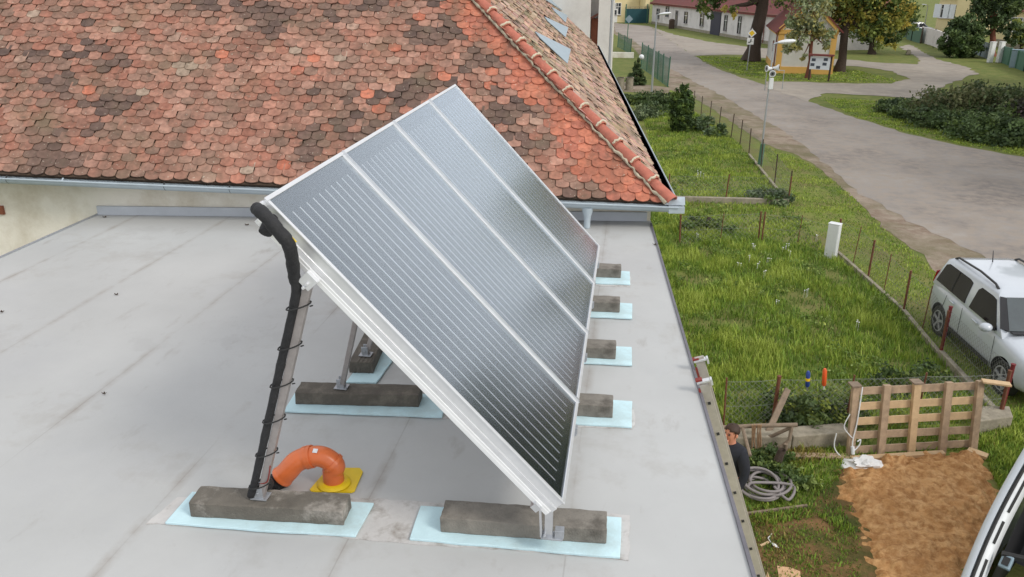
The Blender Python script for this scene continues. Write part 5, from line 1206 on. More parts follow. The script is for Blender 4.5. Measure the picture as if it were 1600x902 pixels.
# electric cabinet in the lawn
c = G(1297, 404); t = thing('meter_cabinet', 'tall narrow white electricity cabinet standing in the lawn', 'cabinet', c); hh = (aty(1302, 350, c.y)-c).z; Rz = Matrix.Rotation(rad(-32), 3, 'Z'); wq = 17*m_per_px(c)
m = MB(); m.box(c+Vector((0, 0, hh/2)), (wq, wq*.7, hh), Rz); m.build('housing', 'white_plastic', t, bevel=.012); m = MB(); m.box(c+Vector((0, 0, hh*.6))+Rz @ Vector((0, -wq*.35, 0)), (wq*.86, .014, hh*.72), Rz); m.build('door', 'white_plastic', t, bevel=.004)
m = MB(); m.box(c+Vector((0, 0, hh+.012)), (wq*1.06, wq*.76, .024), Rz); m.build('lid', 'white_plastic', t, bevel=.006)

# =================================================================== CARS
def make_car(label, group, paint):
    t = thing('parked_car', label, 'car', (0, 0, 0), group)
    # lower body: cross sections (x, half width, z bottom, z belt, z centre)
    ST = [(-2.06, .62, .48, .86, .90), (-2.03, .78, .36, .98, 1.00), (-1.9, .855, .27, 1.03, 1.04), (-1.5, .89, .24, 1.04, 1.05), (-.9, .895, .235, 1.03, 1.05), (-.2, .895, .235, 1.02, 1.04), (.5, .895, .235, 1.0, 1.04), (.95, .895, .235, .985, 1.06),
          (1.3, .89, .24, .955, 1.03), (1.65, .875, .26, .91, .985), (1.9, .84, .30, .85, .92), (2.06, .76, .35, .76, .82), (2.14, .64, .42, .66, .70)]
    vs = []; prof_n = None
    for x, w_, zb, zt_, zc in ST:
        half = [(0, zb), (w_*.80, zb), (w_*.95, zb+.05), (w_*.985, zb+.16), (w_, zb+(zt_-zb)*.42), (w_*1.0, zb+(zt_-zb)*.62), (w_*.975, zb+(zt_-zb)*.86), (w_*.93, zt_), (w_*.80, zt_+(zc-zt_)*.5), (w_*.45, zt_+(zc-zt_)*.88), (0, zc)]
        ring = half + [(-y, z) for y, z in half[-2:0:-1]]; prof_n = len(ring)
        vs += [(x, y, z) for y, z in ring]
    k = prof_n; fs = [(i*k+j, (i+1)*k+j, (i+1)*k+(j+1) % k, i*k+(j+1) % k) for i in range(len(ST)-1) for j in range(k)] + [tuple(range(k)), tuple((len(ST)-1)*k+j for j in range(k-1, -1, -1))]
    m = MB(); m.add(vs, fs); body = m.build('body', [paint, 'car_trim'], t)
    bm = bmesh.new(); bm.from_mesh(body.data); bmesh.ops.recalc_face_normals(bm, faces=bm.faces); bm.to_mesh(body.data); bm.free()
    ss = body.modifiers.new('s', 'SUBSURF'); ss.levels = 1; ss.render_levels = 1
    cut = []
    for x in (-1.29, 1.29):
        for s_ in (-1, 1):
            mc = MB(); mc.cyl((x, s_*.62, .335), (x, s_*1.1, .335), .385, n=32); co = mc.build('cut', ['car_trim']); bb = bmesh.new(); bb.from_mesh(co.data); bmesh.ops.recalc_face_normals(bb, faces=bb.faces); bb.to_mesh(co.data); bb.free(); cut.append(co)
            bo = body.modifiers.new('b', 'BOOLEAN'); bo.object = co; bo.operation = 'DIFFERENCE'; bo.solver = 'EXACT'
            try: bo.material_mode = 'TRANSFER'
            except Exception: pass
    dg = bpy.context.evaluated_depsgraph_get(); me = bpy.data.meshes.new_from_object(body.evaluated_get(dg)); body.modifiers.clear(); body.data = me
    for c_ in cut: bpy.data.objects.remove(c_)
    me.polygons.foreach_set('use_smooth', [True]*len(me.polygons)); me.set_sharp_from_angle(angle=rad(38))
    # greenhouse
    lv = [(.96, -1.98, 1.02, .835), (1.12, -1.93, .86, .815), (1.54, -1.80, .36, .685), (1.60, -1.70, .24, .62), (1.635, -1.45, .02, .48)]
    vs = []
    def ring(z, xr, xf, w_):
        r_ = .10; o = []
        for (cx, cy_, a0) in ((xf-.02, w_-r_, 0), (xr+r_*.8, w_-r_, 90), (xr+r_*.8, -w_+r_, 180), (xf-.02, -w_+r_, 270)):
            for da in (0, 45, 90):
                a = rad(a0+da); rx = r_*.8 if cx < 0 and a0 in (90, 180) else .03
                o.append((cx+math.cos(a)*(rx if a0 in (90, 180) else .02), cy_+math.sin(a)*r_, z + (.012 if abs(cy_) < .3 else 0)))
        return o
    for l_ in lv: vs += ring(*l_)
    k = 12; fs = [(i*k+j, i*k+(j+1) % k, (i+1)*k+(j+1) % k, (i+1)*k+j) for i in range(len(lv)-1) for j in range(k)] + [tuple((len(lv)-1)*k+j for j in range(k))]
    m = MB(); m.add(vs, fs); cab = m.build('cabin', paint, t, smooth=32)
    # side glass, planes between belt and roof edge
    def panel(name, q, mat, th_=.012, par=t, off=.006):
        m = MB(); c_ = sum((Vector(p) for p in q), Vector())/len(q); nn = (Vector(q[1])-Vector(q[0])).cross(Vector(q[2])-Vector(q[0])).normalized()
        if nn.dot(c_-Vector((-.4, 0, 1.1))) < 0: nn = -nn
        m.poly([Vector(p)+nn*off for p in q], th_+off, n=nn); return m.build(name, mat, par)
    for s_ in (-1, 1):
        def SP(x, z): # point on the side plane
            f = (z-1.12)/(1.54-1.12); return (x, s_*(.815+(.685-.815)*f + .003), z)
        panel('side_window', [SP(-1.78, 1.07), SP(-.50, 1.05), SP(-.56, 1.46), SP(-.70, 1.49), SP(-1.58, 1.49), SP(-1.70, 1.44)], 'car_glass')
        panel('side_window', [SP(-.30, 1.05), SP(.78, 1.04), SP(.34, 1.47), SP(.20, 1.49), SP(-.22, 1.49), SP(-.30, 1.42)], 'car_glass')
        panel('door_pillar', [SP(-1.12, 1.08), SP(-1.04, 1.08), SP(-1.08, 1.48), SP(-1.13, 1.48)], 'car_trim', .008)
        m = MB(); y = s_*.60
        m.tube([(-1.62, y, 1.60), (-1.5, y, 1.66), (-.6, y, 1.695), (.0, y, 1.66), (.14, y, 1.60)], [.025, .022, .022, .022, .025], 8); m.build('roof_rail', 'car_trim', t, smooth=50)
        m = MB(); m.sphere((.70, s_*1.0, 1.06), (.11, .12, .085), 14, 8); mi_ = m.build('wing_mirror', paint, t, smooth=80); m = MB(); m.beam((.72, s_*.84, 1.03), (.71, s_*.95, 1.05), .06, .04); m.build('mirror_stalk', 'car_trim', mi_)
        for x in (-.95, .02): m = MB(); m.beam((x, s_*.905, .93), (x+.2, s_*.905, .925), .03, .03); m.build('door_handle', paint, t, bevel=.008)
        m = MB(); m.beam((-.86, s_*.9035, .40), (.86, s_*.9035, .40), .006, .075); m.build('sill_strip', 'car_trim', t)
        for x0, x1 in ((-.42, -.40), ): m = MB(); m.beam(((x0+x1)/2, s_*.8985, .36), ((x0+x1)/2, s_*.8985, .98), .006, .008); m.build('door_gap', 'car_trim', t)
        m = MB(); m.beam((.90, s_*.893, .36), (.86, s_*.893, .95), .006, .008); m.build('door_gap', 'car_trim', t)
        m = MB(); m.beam((-1.22, s_*.894, .62), (-1.1, s_*.894, .98), .006, .008); m.build('door_gap', 'car_trim', t)
        m = MB(); m.poly([(-1.99, s_*.70, .98), (-1.93, s_*.835, .99), (-1.90, s_*.81, 1.24), (-1.93, s_*.70, 1.25)], .03, n=(-1, s_, 0)); m.build('tail_lamp', 'red_lamp', t, bevel=.01)
        m = MB(); m.sphere((2.0, s_*.60, .74), (.10, .16, .085), 12, 8); m.build('headlight', 'clear_lamp', t, smooth=80)
        m = MB(); m.sphere((2.1, s_*.52, .52), (.05, .09, .06), 12, 8); m.build('fog_lamp', 'clear_lamp', t, smooth=80)
    panel('windscreen', [(.93, -.70, 1.09), (.93, .70, 1.09), (.40, .58, 1.54), (.40, -.58, 1.54)], 'windscreen')
    panel('rear_window', [(-1.955, -.62, 1.14), (-1.955, .62, 1.14), (-1.835, .54, 1.50), (-1.835, -.54, 1.50)], 'car_glass')
    for s_ in (-1, 1): panel('windscreen_pillar', [(.95, s_*.71, 1.09), (.84, s_*.815, 1.09), (.36, s_*.672, 1.53), (.42, s_*.585, 1.53)], 'car_trim', off=.03)
    m = MB(); m.beam((.98, -.68, 1.075), (.98, .68, 1.075), .10, .02); m.build('wiper_tray', 'car_trim', t)
    m = MB(); m.box((2.13, 0, .60), (.05, .95, .13)); m.build('grille', 'car_trim', t, bevel=.01)
    m = MB(); m.tube([(-1.35, 0, 1.63), (-1.42, 0, 1.86)], [.012, .006], 6); m.build('antenna', 'car_trim', t)
    for x in (-1.29, 1.29):
        for s_ in (-1, 1):
            c_ = Vector((x, s_*.775, .325)); m = MB(); ax_ = Vector((0, s_, 0))
            m.tube([c_-ax_*.10, c_-ax_*.085, c_+ax_*.075, c_+ax_*.10, c_+ax_*.10], [.27, .322, .325, .30, .225], 32, caps=False); ty = m.build('wheel', 'rubber', t, smooth=40)
            m = MB(); m.tube([c_+ax_*.088, c_+ax_*.103, c_+ax_*.103], [.228, .225, .20], 28, caps=False); m.tube([c_+ax_*.06, c_+ax_*.098], [.05, .045], 12)
            for j in range(5):
                a = 2*math.pi*j/5+.3; m.beam(c_+ax_*.09+Vector((math.cos(a)*.04, 0, math.sin(a)*.04)), c_+ax_*.094+Vector((math.cos(a)*.21, 0, math.sin(a)*.21)), .05, .02, up=ax_)
            m.build('rim', 'rim', ty); m = MB(); m.tube([c_+ax_*.04, c_+ax_*.07], [.215, .215], 24); m.build('brake_well', 'car_trim', ty)
    return t
suv = make_car('white compact off-roader with black roof rails parked by the wire fence', 'parked cars', 'car_paint')
ra, fa = G(1466, 523), G(1563, 615.5); hd = v2(fa-ra).normalized(); lf = Vector((-hd.y, hd.x, 0)); mid = (ra+fa)/2 + lf*.80
def place(t, p, h): t.location = p; t.rotation_euler = (0, 0, math.atan2(h.y, h.x))
place(suv, mid, hd)
far = make_car('small silver grey car parked far off under the brown roof', 'parked cars', 'grey_metal'); q = G(1431, 55); place(far, q, Vector((1, .35, 0)))

# open backed van at the lower right corner
vt, vl = at(1606, 700, ZG+1.75), at(1512, 900, ZG+.55)
hv = v2(vl-vt).normalized(); lat = Vector((-hv.y, hv.x, 0)); lat = lat if lat.x > 0 else -lat
van = thing('open_van', 'white vehicle with its open dark load space cut by the lower right picture corner', 'van', (vl.x, vl.y, ZG))
dv = (vl-vt).normalized(); nv = lat.cross(dv).normalized(); nv = nv if nv.dot(CAM-vl) > 0 else -nv
vb = vl+dv*.35; W_ = 1.35
def VP(u, s, o=0.0): return vt + dv*(s*(vb-vt).length) + lat*u + nv*o     # opening plane coordinates
bow = lambda s: .05*math.sin(math.pi*min(1, max(0, s)))
m = MB(); S_ = [i/10 for i in range(-1, 12)]
vs = []
for s in S_:
    for (u, o) in ((-.04, -.35), (-.055, -.10), (-.04, -.02), (.0, .015), (.045, .01), (.055, -.03)): vs.append(VP(u-bow(s), s, o))
K = 6; fs = [(i*K+j, (i+1)*K+j, (i+1)*K+j+1, i*K+j+1) for i in range(len(S_)-1) for j in range(K-1)]
m.add(vs, fs); 
fw = -hv
side = [VP(-.04-bow(s), s, -.35) for s in S_]; back = [p+fw*2.6 for p in side]
m.add(side+back, [(i, i+1, len(S_)+i+1, len(S_)+i) for i in range(len(S_)-1)])
tl_, tr_ = VP(-.04, -.1, -.2), VP(W_, -.1, -.2); m.add([tl_, tr_, tr_+fw*2.6, tl_+fw*2.6, tl_-Vector((0, 0, .04)), tr_-Vector((0, 0, .04)), tr_+fw*2.6-Vector((0, 0, .04)), tl_+fw*2.6-Vector((0, 0, .04))], [(0, 1, 2, 3), (4, 7, 6, 5), (0, 4, 5, 1)])
rs = [VP(W_, s, -.35) for s in S_]; rb = [p+fw*2.6 for p in rs]; m.add(rs+rb, [(i, len(S_)+i, len(S_)+i+1, i+1) for i in range(len(S_)-1)])
m.build('body', 'car_paint', van, smooth=50)
m = MB(); m.tube([VP(.075-bow(s), s, .0) for s in S_], .018, 8); m.build('door_seal', 'rubber', van, smooth=60)
m = MB()
vs = []
for s in S_:
    for (u, o) in ((.09, -.01), (.13, -.02), (.16, -.06), (.16, -.30)): vs.append(VP(u-bow(s), s, o))
K = 4; m.add(vs, [(i*K+j, (i+1)*K+j, (i+1)*K+j+1, i*K+j+1) for i in range(len(S_)-1) for j in range(K-1)]); m.build('inner_frame', 'white_plastic', van, smooth=50)
for s0, s1 in ((.15, .4), (.46, .60), (.7, .95)):
    m = MB(); m.poly([VP(.135-bow(s0), s0, -.012), VP(.155-bow(s0), s0, -.035), VP(.155-bow(s1), s1, -.035), VP(.135-bow(s1), s1, -.012)], .01, n=nv); m.build('frame_slot', 'hole', van)
m = MB(); f0, f1_ = VP(.12, 1.1, -.25), VP(W_, 1.1, -.25); fl_z = ZG+.5
vs = [VP(.17, s, -.31) for s in (-.1, 1.1)] + [VP(W_-.05, s, -.31) for s in (1.1, -.1)]; bk = [p+fw*1.6 for p in vs]
m.add(vs+bk, [(4, 5, 6, 7), (0, 1, 5, 4), (1, 2, 6, 5), (2, 3, 7, 6), (3, 0, 4, 7)]); m.build('load_space', 'car_trim', van)
m = MB(); m.beam(VP(.20, .63, -.08), VP(.75, .55, -.2), .07, .05); m.build('interior_strap', 'rubber', van)
m = MB(); m.box(VP(.27, .66, -.10), (.12, .08, .16), Matrix((lat, nv, dv)).transposed()); h_ = m.build('interior_handle', 'sign_back', van, bevel=.01); m = MB(); m.box(VP(.27, .66, -.05), (.07, .02, .10), Matrix((lat, nv, dv)).transposed()); m.build('recess', 'black', h_)
def blob(name, c, r3, mat, seed, lab, cat, parent=None):
    m = MB(); m.sphere(c, r3, 18, 12); rr_ = random.Random(seed)
    for v in m.v:
        d_ = v-c; v += d_*(NZ.noise(v*6+Vector((seed, 0, 0)))*.5+NZ.noise(v*15)*.2)
    return tag(m.build(name, mat, origin=c, smooth=60), lab, cat)
blob('folded_cloth', VP(.52, .78, -.22), (.22, .2, .14), 'cloth_blue', 2, 'crumpled blue cloth lying in the open van', 'cloth')
blob('white_sack', VP(.36, .90, -.16), (.13, .2, .1), 'bag', 3, 'white sack lying at the sill of the open van', 'sack')

# =================================================================== PALLET AND TIMBER
pa, pb = G(1320, 712), G(1522, 701); dpx = v2(pb-pa).normalized(); npz = Vector((dpx.y, -dpx.x, 0)); npz = npz if npz.dot(v2(CAM-pa)) > 0 else -npz
tiltv = (Vector((0, 0, 1))*math.cos(rad(9)) - npz*math.sin(rad(9)))
PW = (pb-pa).length; PHt = 1.16
pal = thing('pallet', 'large weathered timber pallet standing on edge behind the sand heap', 'pallet', pa)
Rp = Matrix((dpx, -npz, Vector((0, 0, 1)))).transposed()
def PP(u, v, o): return pa + dpx*u + tiltv*v + npz*o
nrm_p = dpx.cross(tiltv); nrm_p = nrm_p if nrm_p.dot(npz) > 0 else -nrm_p
rj = random.Random(12)
for i in range(5):
    v = .09 + i*.245; m = MB(); m.beam(PP(.02, v+rj.uniform(-.01, .01), .0), PP(PW-.02, v+rj.uniform(-.01, .01), .0), .022, .125, up=tiltv); m.build('slat', ['wood', 'new_wood'][i in (2, 3)], pal, bevel=.003)
for i, u in enumerate((.06, .06+(PW-.12)*.245, .06+(PW-.12)*.49, .06+(PW-.12)*.745, PW-.06)):
    m = MB(); m.beam(PP(u, -.02, .05), PP(u+rj.uniform(-.01, .01), PHt+.02, .05), .115, .07, up=nrm_p); m.build('upright', 'wood' if i != 2 else 'new_wood', pal, bevel=.004)
    if i in (0, 2): m = MB(); m.beam(PP(u-.08, PHt+.035, .02), PP(u+.08, PHt+.035, .02), .16, .025); m.build('top_block', 'grey_wood', pal)
m = MB(); a = aty(1511, 590, PP(PW, 1.2, 0).y); b = aty(1550, 600, PP(PW, 1.2, 0).y-.25); m.beam(PP(PW-.06, PHt+.03, .08), PP(PW+.32, PHt+.02, .22), .13, .03); tag(m.build('loose_board', 'new_wood', origin=PP(PW, PHt, 0), bevel=.003), 'short fresh board lying across the top right corner of the pallet', 'board')
def board(lab, a, b, w_, h_, mat, name='plank', up=(0, 0, 1)):
    m = MB(); m.beam(a, b, w_, h_, up=up); return tag(m.build(name, mat, origin=a, bevel=.003), lab, 'plank', 'loose planks in the yard')
up4 = Vector((0, 0, .03))
board('pale plank lying along the foot of the pallet', G(1330, 717, .05), G(1475, 708, .05), .10, .05, 'new_wood')
board('reddish plank lying on the ground left of the pallet', G(1226, 712, .03), G(1328, 714, .03), .13, .05, 'wood')
board('short board lying at the right foot of the pallet', G(1512, 703, .05), G(1543, 714, .05), .14, .05, 'new_wood')
board('long pale plank leaning against the rusty post by the trestle', G(1188, 702, .03), aty(1231, 608, G(1206, 668).y-.1), .10, .035, 'grey_wood', up=(0, 1, 0))
board('thin pale pole lying in the grass below the hose coil', G(1165, 803, .03), G(1261, 790, .03), .035, .035, 'grey_wood')
board('tiny stick beside the white leaf on the trampled ground', G(1188, 853, .02), G(1201, 847, .02), .03, .02, 'new_wood')
m = MB(); q = [G(1214, 884, .02), G(1236, 887, .02), G(1250, 893, .02), G(1253, 912, .02), G(1221, 925, .02)]; m.poly(q, .018, n=(0, 0, 1)); tag(m.build('plywood_offcut', 'cardboard', origin=q[0]), 'pale plywood offcut lying at the bottom edge by the roof', 'board')
m = MB(); q = [G(1198, 905, .02), G(1201, 893, .05), G(1204, 908, .02)]; m.tube([G(1196, 910, .02), G(1199, 896, .06), G(1203, 912, .02)], .02, 6); tag(m.build('wood_chip', 'new_wood', origin=q[0]), 'split wood chip left of the plywood offcut', 'wood chip')
m = MB(); q = [G(1204, 847, .03), G(1212, 850, .05), G(1217, 856, .03), G(1209, 854, .03)]; m.poly(q, .01, n=(0, 0, 1)); m.tube([G(1204, 847, .03), G(1200, 841, .03), G(1206, 834, .03)], .008, 5); tag(m.build('wilted_leaf', 'bag', origin=q[0]), 'whitish wilted leaf with a curled stalk on the trampled ground', 'leaf')
# trestle of rough poles
tr = thing('trestle', 'rough wooden pole trestle with ropes behind the standing man', 'trestle', G(1232, 712))
yT = G(1232, 712).y
a = aty(1128, 668, yT); b = aty(1246, 664, yT)
m = MB(); m.tube([a, a.lerp(b, .5)+Vector((0, 0, .01)), b], .035, 8); m.build('crossbar', 'grey_wood', tr, smooth=50)
for q in ([aty(1238, 664, yT), aty(1233, 688, yT-.05), aty(1219, 700, yT-.1)], [aty(1228, 694, yT-.12), G(1227, 716)], [aty(1238, 667, yT), aty(1205, 682, yT+.1), aty(1165, 692, yT+.2)], [aty(1180, 697, yT+.1), aty(1222, 702, yT-.1)], [aty(1140, 667, yT), G(1136, 722)], [aty(1160, 668, yT), G(1172, 712, .3)]):
    m = MB(); m.tube(q, .028, 7); m.build('leg', 'grey_wood', tr, smooth=50)
m = MB(); rj = random.Random(3)
for k in range(6):
    x = 1176+k*2.6+rj.uniform(-1, 1); pth = smooth_path([aty(x, 664, yT-.06), aty(x+rj.uniform(-4, 3), 690, yT-.06), aty(x+rj.uniform(-6, 4), 716+rj.uniform(-4, 6), yT-.06)], 5); m.tube(pth, .012, 5)
tag(m.build('rope_hank', 'rope', origin=aty(1182, 664, yT), smooth=60), 'brown rope hank hanging over the trestle crossbar', 'rope')
# coil of grey hose
cc_ = G(1192, 768); t = None; m = MB(); rj = random.Random(8); pts = []
for i in range(260):
    a = i/260*2*math.pi*6.6; R_ = .30 + .05*math.sin(i*.13)+.03*math.sin(i*.31); ox = .07*math.sin(i*.05); oy = .05*math.cos(i*.041)
    pts.append(cc_+Vector((math.cos(a)*R_*1.0+ox, math.sin(a)*R_*.9+oy, .03+.03*(1+math.sin(i*.21))+i*.0005)))
pts += smooth_path([pts[-1], pts[-1]+Vector((.1, .05, .04)), cc_+Vector((.40, -.02, .16)), cc_+Vector((.30, -.30, .1)), cc_+Vector((.12, -.12, .18))], 8)
m.tube(pts, .022, 7); tag(m.build('hose_coil', 'coil', origin=cc_, smooth=60), 'coil of grey hose lying in the grass beside the man', 'hose')
# white bag at the pallet foot, white cord over the pallet
bc = G(1345, 726, .06); m = MB(); m.sphere(bc, (.24, .13, .08), 22, 12); 
for v in m.v: d_ = v-bc; v += d_*(NZ.noise(v*9)*1.0+NZ.noise(v*23)*.6)
tag(m.build('plastic_bag', 'bag', origin=bc, smooth=25), 'crumpled white plastic bag at the left foot of the pallet', 'bag')
m = MB(); cpth = smooth_path([PP(.14, PHt+.03, .10), PP(.13, PHt-.15, .10), PP(.10, .6, .10), PP(.05, .3, .11), PP(.06, .12, .13)], 6); m.tube(cpth, .011, 6)
m.tube(smooth_path([PP(.06, .14, .13), PP(.15, .24, .13), PP(.17, .33, .12), PP(.12, .30, .12)], 6), .011, 6); m.tube([PP(.05, .22, .12), PP(.06, .10, .13)], .03, 7)
m.tube(smooth_path([PP(-.02, .75, .09), PP(-.10, .55, .09), PP(-.02, .42, .1), PP(.04, .36, .11)], 6), .008, 5); m.tube(smooth_path([PP(-.2, .42, .06), PP(-.22, .2, .06), PP(-.12, .05, .08), PP(.02, .02, .1)], 6), .010, 5); 
tag(m.build('extension_cable', 'white_plastic', origin=PP(.1, 0, .1), smooth=60), 'white cable with a plug hanging over the left end of the pallet', 'cable')
# cartridges hung on the wire
for lb, x, y0, y1, mt in (('blue sealant cartridge hanging on the wire behind the trestle', 1262, 580, 610, 'blue'), ('orange sealant cartridge hanging on the wire left of the pallet', 1288, 576, 609, 'orange_b')):
    yq = G(x, 668).y-.03; a = aty(x+1, y0, yq); b = aty(x-1, y1, yq); t = thing('sealant_cartridge', lb, 'cartridge', b, 'cartridges on the wire')
    m = MB(); m.tube([a, a.lerp(b, .1), a.lerp(b, .75), a.lerp(b, .82)], [.018, .036, .036, .02], 12); m.build('barrel', mt, t, smooth=40); m = MB(); m.tube([a.lerp(b, .8), b], [.016, .008], 8); m.build('nozzle', 'white_plastic' if mt != 'blue' else 'galv', t, smooth=40)
    m = MB(); m.tube([a.lerp(b, .35), a.lerp(b, .5)], [.0375, .0375], 12); m.build('label_band', 'sign_yellow' if mt == 'blue' else 'orange_b', t, smooth=40)

# =================================================================== PERSON
hp_ = at(1146, 664, ZG+1.75); px0 = Vector((hp_.x, hp_.y, ZG))
man = thing('person', 'man in a dark navy jacket standing behind the roof edge ladder looking left', 'person', px0)
face = Vector((-.72, -.69, 0)).normalized(); lft = Vector((-face.y, face.x, 0))      # facing the wall, half towards us
def BP(f, l, z): return px0 + face*f + lft*l + Vector((0, 0, z))
def skin_mesh(name, verts, edges, radii, mat, parent, root=0, lv=2):
    me = bpy.data.meshes.new(name); o0 = Vector(parent['_o']); me.from_pydata([tuple(v-o0) for v in verts], edges, []); ob = bpy.data.objects.new(name, me); COL.objects.link(ob)
    ob.modifiers.new('skin', 'SKIN'); 
    for i, r_ in enumerate(radii): me.skin_vertices[0].data[i].radius = r_ if isinstance(r_, tuple) else (r_, r_)
    me.skin_vertices[0].data[root].use_root = True
    ss = ob.modifiers.new('sub', 'SUBSURF'); ss.levels = lv; ss.render_levels = lv
    dg = bpy.context.evaluated_depsgraph_get(); m2 = bpy.data.meshes.new_from_object(ob.evaluated_get(dg)); ob.modifiers.clear(); ob.data = m2; m2.materials.clear(); m2.materials.append(MT[mat]); m2.polygons.foreach_set('use_smooth', [True]*len(m2.polygons)); ob.parent = parent; ob['_o'] = tuple(o0); return ob
V = []; Ed = []; Rr = []
def vx_(p, r_, par=None):
    V.append(p); Rr.append(r_)
    if par is not None: Ed.append((par, len(V)-1))
    return len(V)-1
pel = vx_(BP(0, 0, .95), (.13, .12)); sp1 = vx_(BP(.01, 0, 1.15), (.125, .115), pel); ch_ = vx_(BP(.01, 0, 1.33), (.15, .13), sp1); nk = vx_(BP(.0, 0, 1.46), .07, ch_); n2 = vx_(BP(.015, 0, 1.53), .06, nk)
h1_ = vx_(BP(.03, 0, 1.60), (.075, .085), n2); h2_ = vx_(BP(.025, 0, 1.67), (.08, .092), h1_); h3_ = vx_(BP(.015, 0, 1.715), (.06, .07), h2_)
for s_ in (-1, 1):
    sh = vx_(BP(0, s_*.165, 1.40), .05, ch_); el = vx_(BP(-.02, s_*.25, 1.14), .040, sh); wr_ = vx_(BP(.08, s_*.23, .90), .033, el); pm = vx_(BP(.12, s_*.22, .83), (.035, .022), wr_)
    for k, (df, dl, ln) in enumerate(((.030, .0, .085), (.012, .0, .095), (-.008, .0, .09), (-.026, .0, .07))):
        k1_ = vx_(BP(.12+df, s_*.22, .79), .010, pm); k2_ = vx_(BP(.13+df, s_*.215, .79-ln*.5), .009, k1_); vx_(BP(.125+df, s_*.205, .79-ln), .008, k2_)
    th1 = vx_(BP(.165, s_*.205, .83), .012, pm); vx_(BP(.185, s_*.195, .78), .010, th1)
    hpj = vx_(BP(0, s_*.10, .90), .10, pel); kn = vx_(BP(.02, s_*.11, .50), .062, hpj); an_ = vx_(BP(-.02, s_*.115, .09), .042, kn); vx_(BP(.12, s_*.13, .04), (.042, .03), an_)
body = skin_mesh('body', V, Ed, Rr, 'skin', man)
# nose, ears and brow as part of the one body mesh
m = MB(); fo = face
for (f, l, z, r3) in ((.125, 0, 1.625, (.022, .016, .026)), (.02, .088, 1.63, (.02, .012, .032)), (.02, -.088, 1.63, (.02, .012, .032)), (.105, 0, 1.56, (.028, .035, .022))):
    m.sphere(BP(f, l, z), r3, 10, 7, R=Matrix((face, lft, Vector((0, 0, 1)))).transposed())
nb_ = m.build('face_features', 'skin', man, smooth=80)
bmj = bmesh.new(); bmj.from_mesh(body.data); bmj.from_mesh(nb_.data); bmj.to_mesh(body.data); bmj.free(); body.data.polygons.foreach_set('use_smooth', [True]*len(body.data.polygons)); bpy.data.objects.remove(nb_)
for s_ in (-1, 1):
    m = MB(); m.sphere(BP(.108, s_*.036, 1.648), (.008, .013, .007), 10, 6, R=Matrix((face, lft, Vector((0, 0, 1)))).transposed()); m.build('eye', 'black', man, smooth=80)
    m = MB(); m.tube([BP(.112, s_*.018, 1.668), BP(.110, s_*.055, 1.668)], .006, 6); m.build('eyebrow', 'hair', man)
m = MB(); m.tube([BP(.112, -.028, 1.582), BP(.118, 0, 1.580), BP(.112, .028, 1.582)], .006, 6); m.build('mouth', 'red_bark', man)
m = MB(); Rh = Matrix((face, lft, Vector((0, 0, 1)))).transposed(); hc_ = BP(.005, 0, 1.675); m.sphere(hc_, (.108, .098, .088), 18, 12, R=Rh)
keep = MB(); keep.v = [v for v in m.v]; keep.mi = []; keep.f = []
for f in m.f:
    c_ = sum((m.v[i] for i in f), Vector())/len(f)-hc_; u_, z_ = c_.dot(face), c_.z
    if z_ > -.02+max(0, u_)*.62 or u_ < -.02 and z_ > -.06: keep.f.append(f); keep.mi.append(0)
ho = keep.build('hair', 'hair', man, smooth=80)
sm = ho.modifiers.new('s', 'SOLIDIFY'); sm.thickness = .012
V = []; Ed = []; Rr = []
pel = vx_(BP(0, 0, .84), (.185, .155)); a1 = vx_(BP(.0, 0, 1.05), (.175, .15), pel); a2 = vx_(BP(.01, 0, 1.25), (.18, .155), a1); a3 = vx_(BP(0, 0, 1.40), (.145, .125), a2); a4 = vx_(BP(.0, 0, 1.50), (.078, .078), a3)
for s_ in (-1, 1):
    s1 = vx_(BP(0, s_*.17, 1.41), .098, a3); s2 = vx_(BP(-.015, s_*.23, 1.26), .085, s1); s3 = vx_(BP(-.02, s_*.255, 1.12), .066, s2); vx_(BP(.07, s_*.235, .92), .052, s3)
skin_mesh('jacket', V, Ed, Rr, 'jacket', man)
V = []; Ed = []; Rr = []
pel = vx_(BP(0, 0, .93), (.15, .135))
for s_ in (-1, 1): q = vx_(BP(0, s_*.10, .84), .112, pel); q = vx_(BP(.02, s_*.11, .5), .08, q); vx_(BP(-.02, s_*.115, .10), .068, q)
skin_mesh('trousers', V, Ed, Rr, 'trousers', man)
for s_ in (-1, 1): m = MB(); m.sphere(BP(.06, s_*.12, .05), (.15, .055, .06), 12, 8, R=Rh); m.build('shoe', 'black', man, smooth=80)

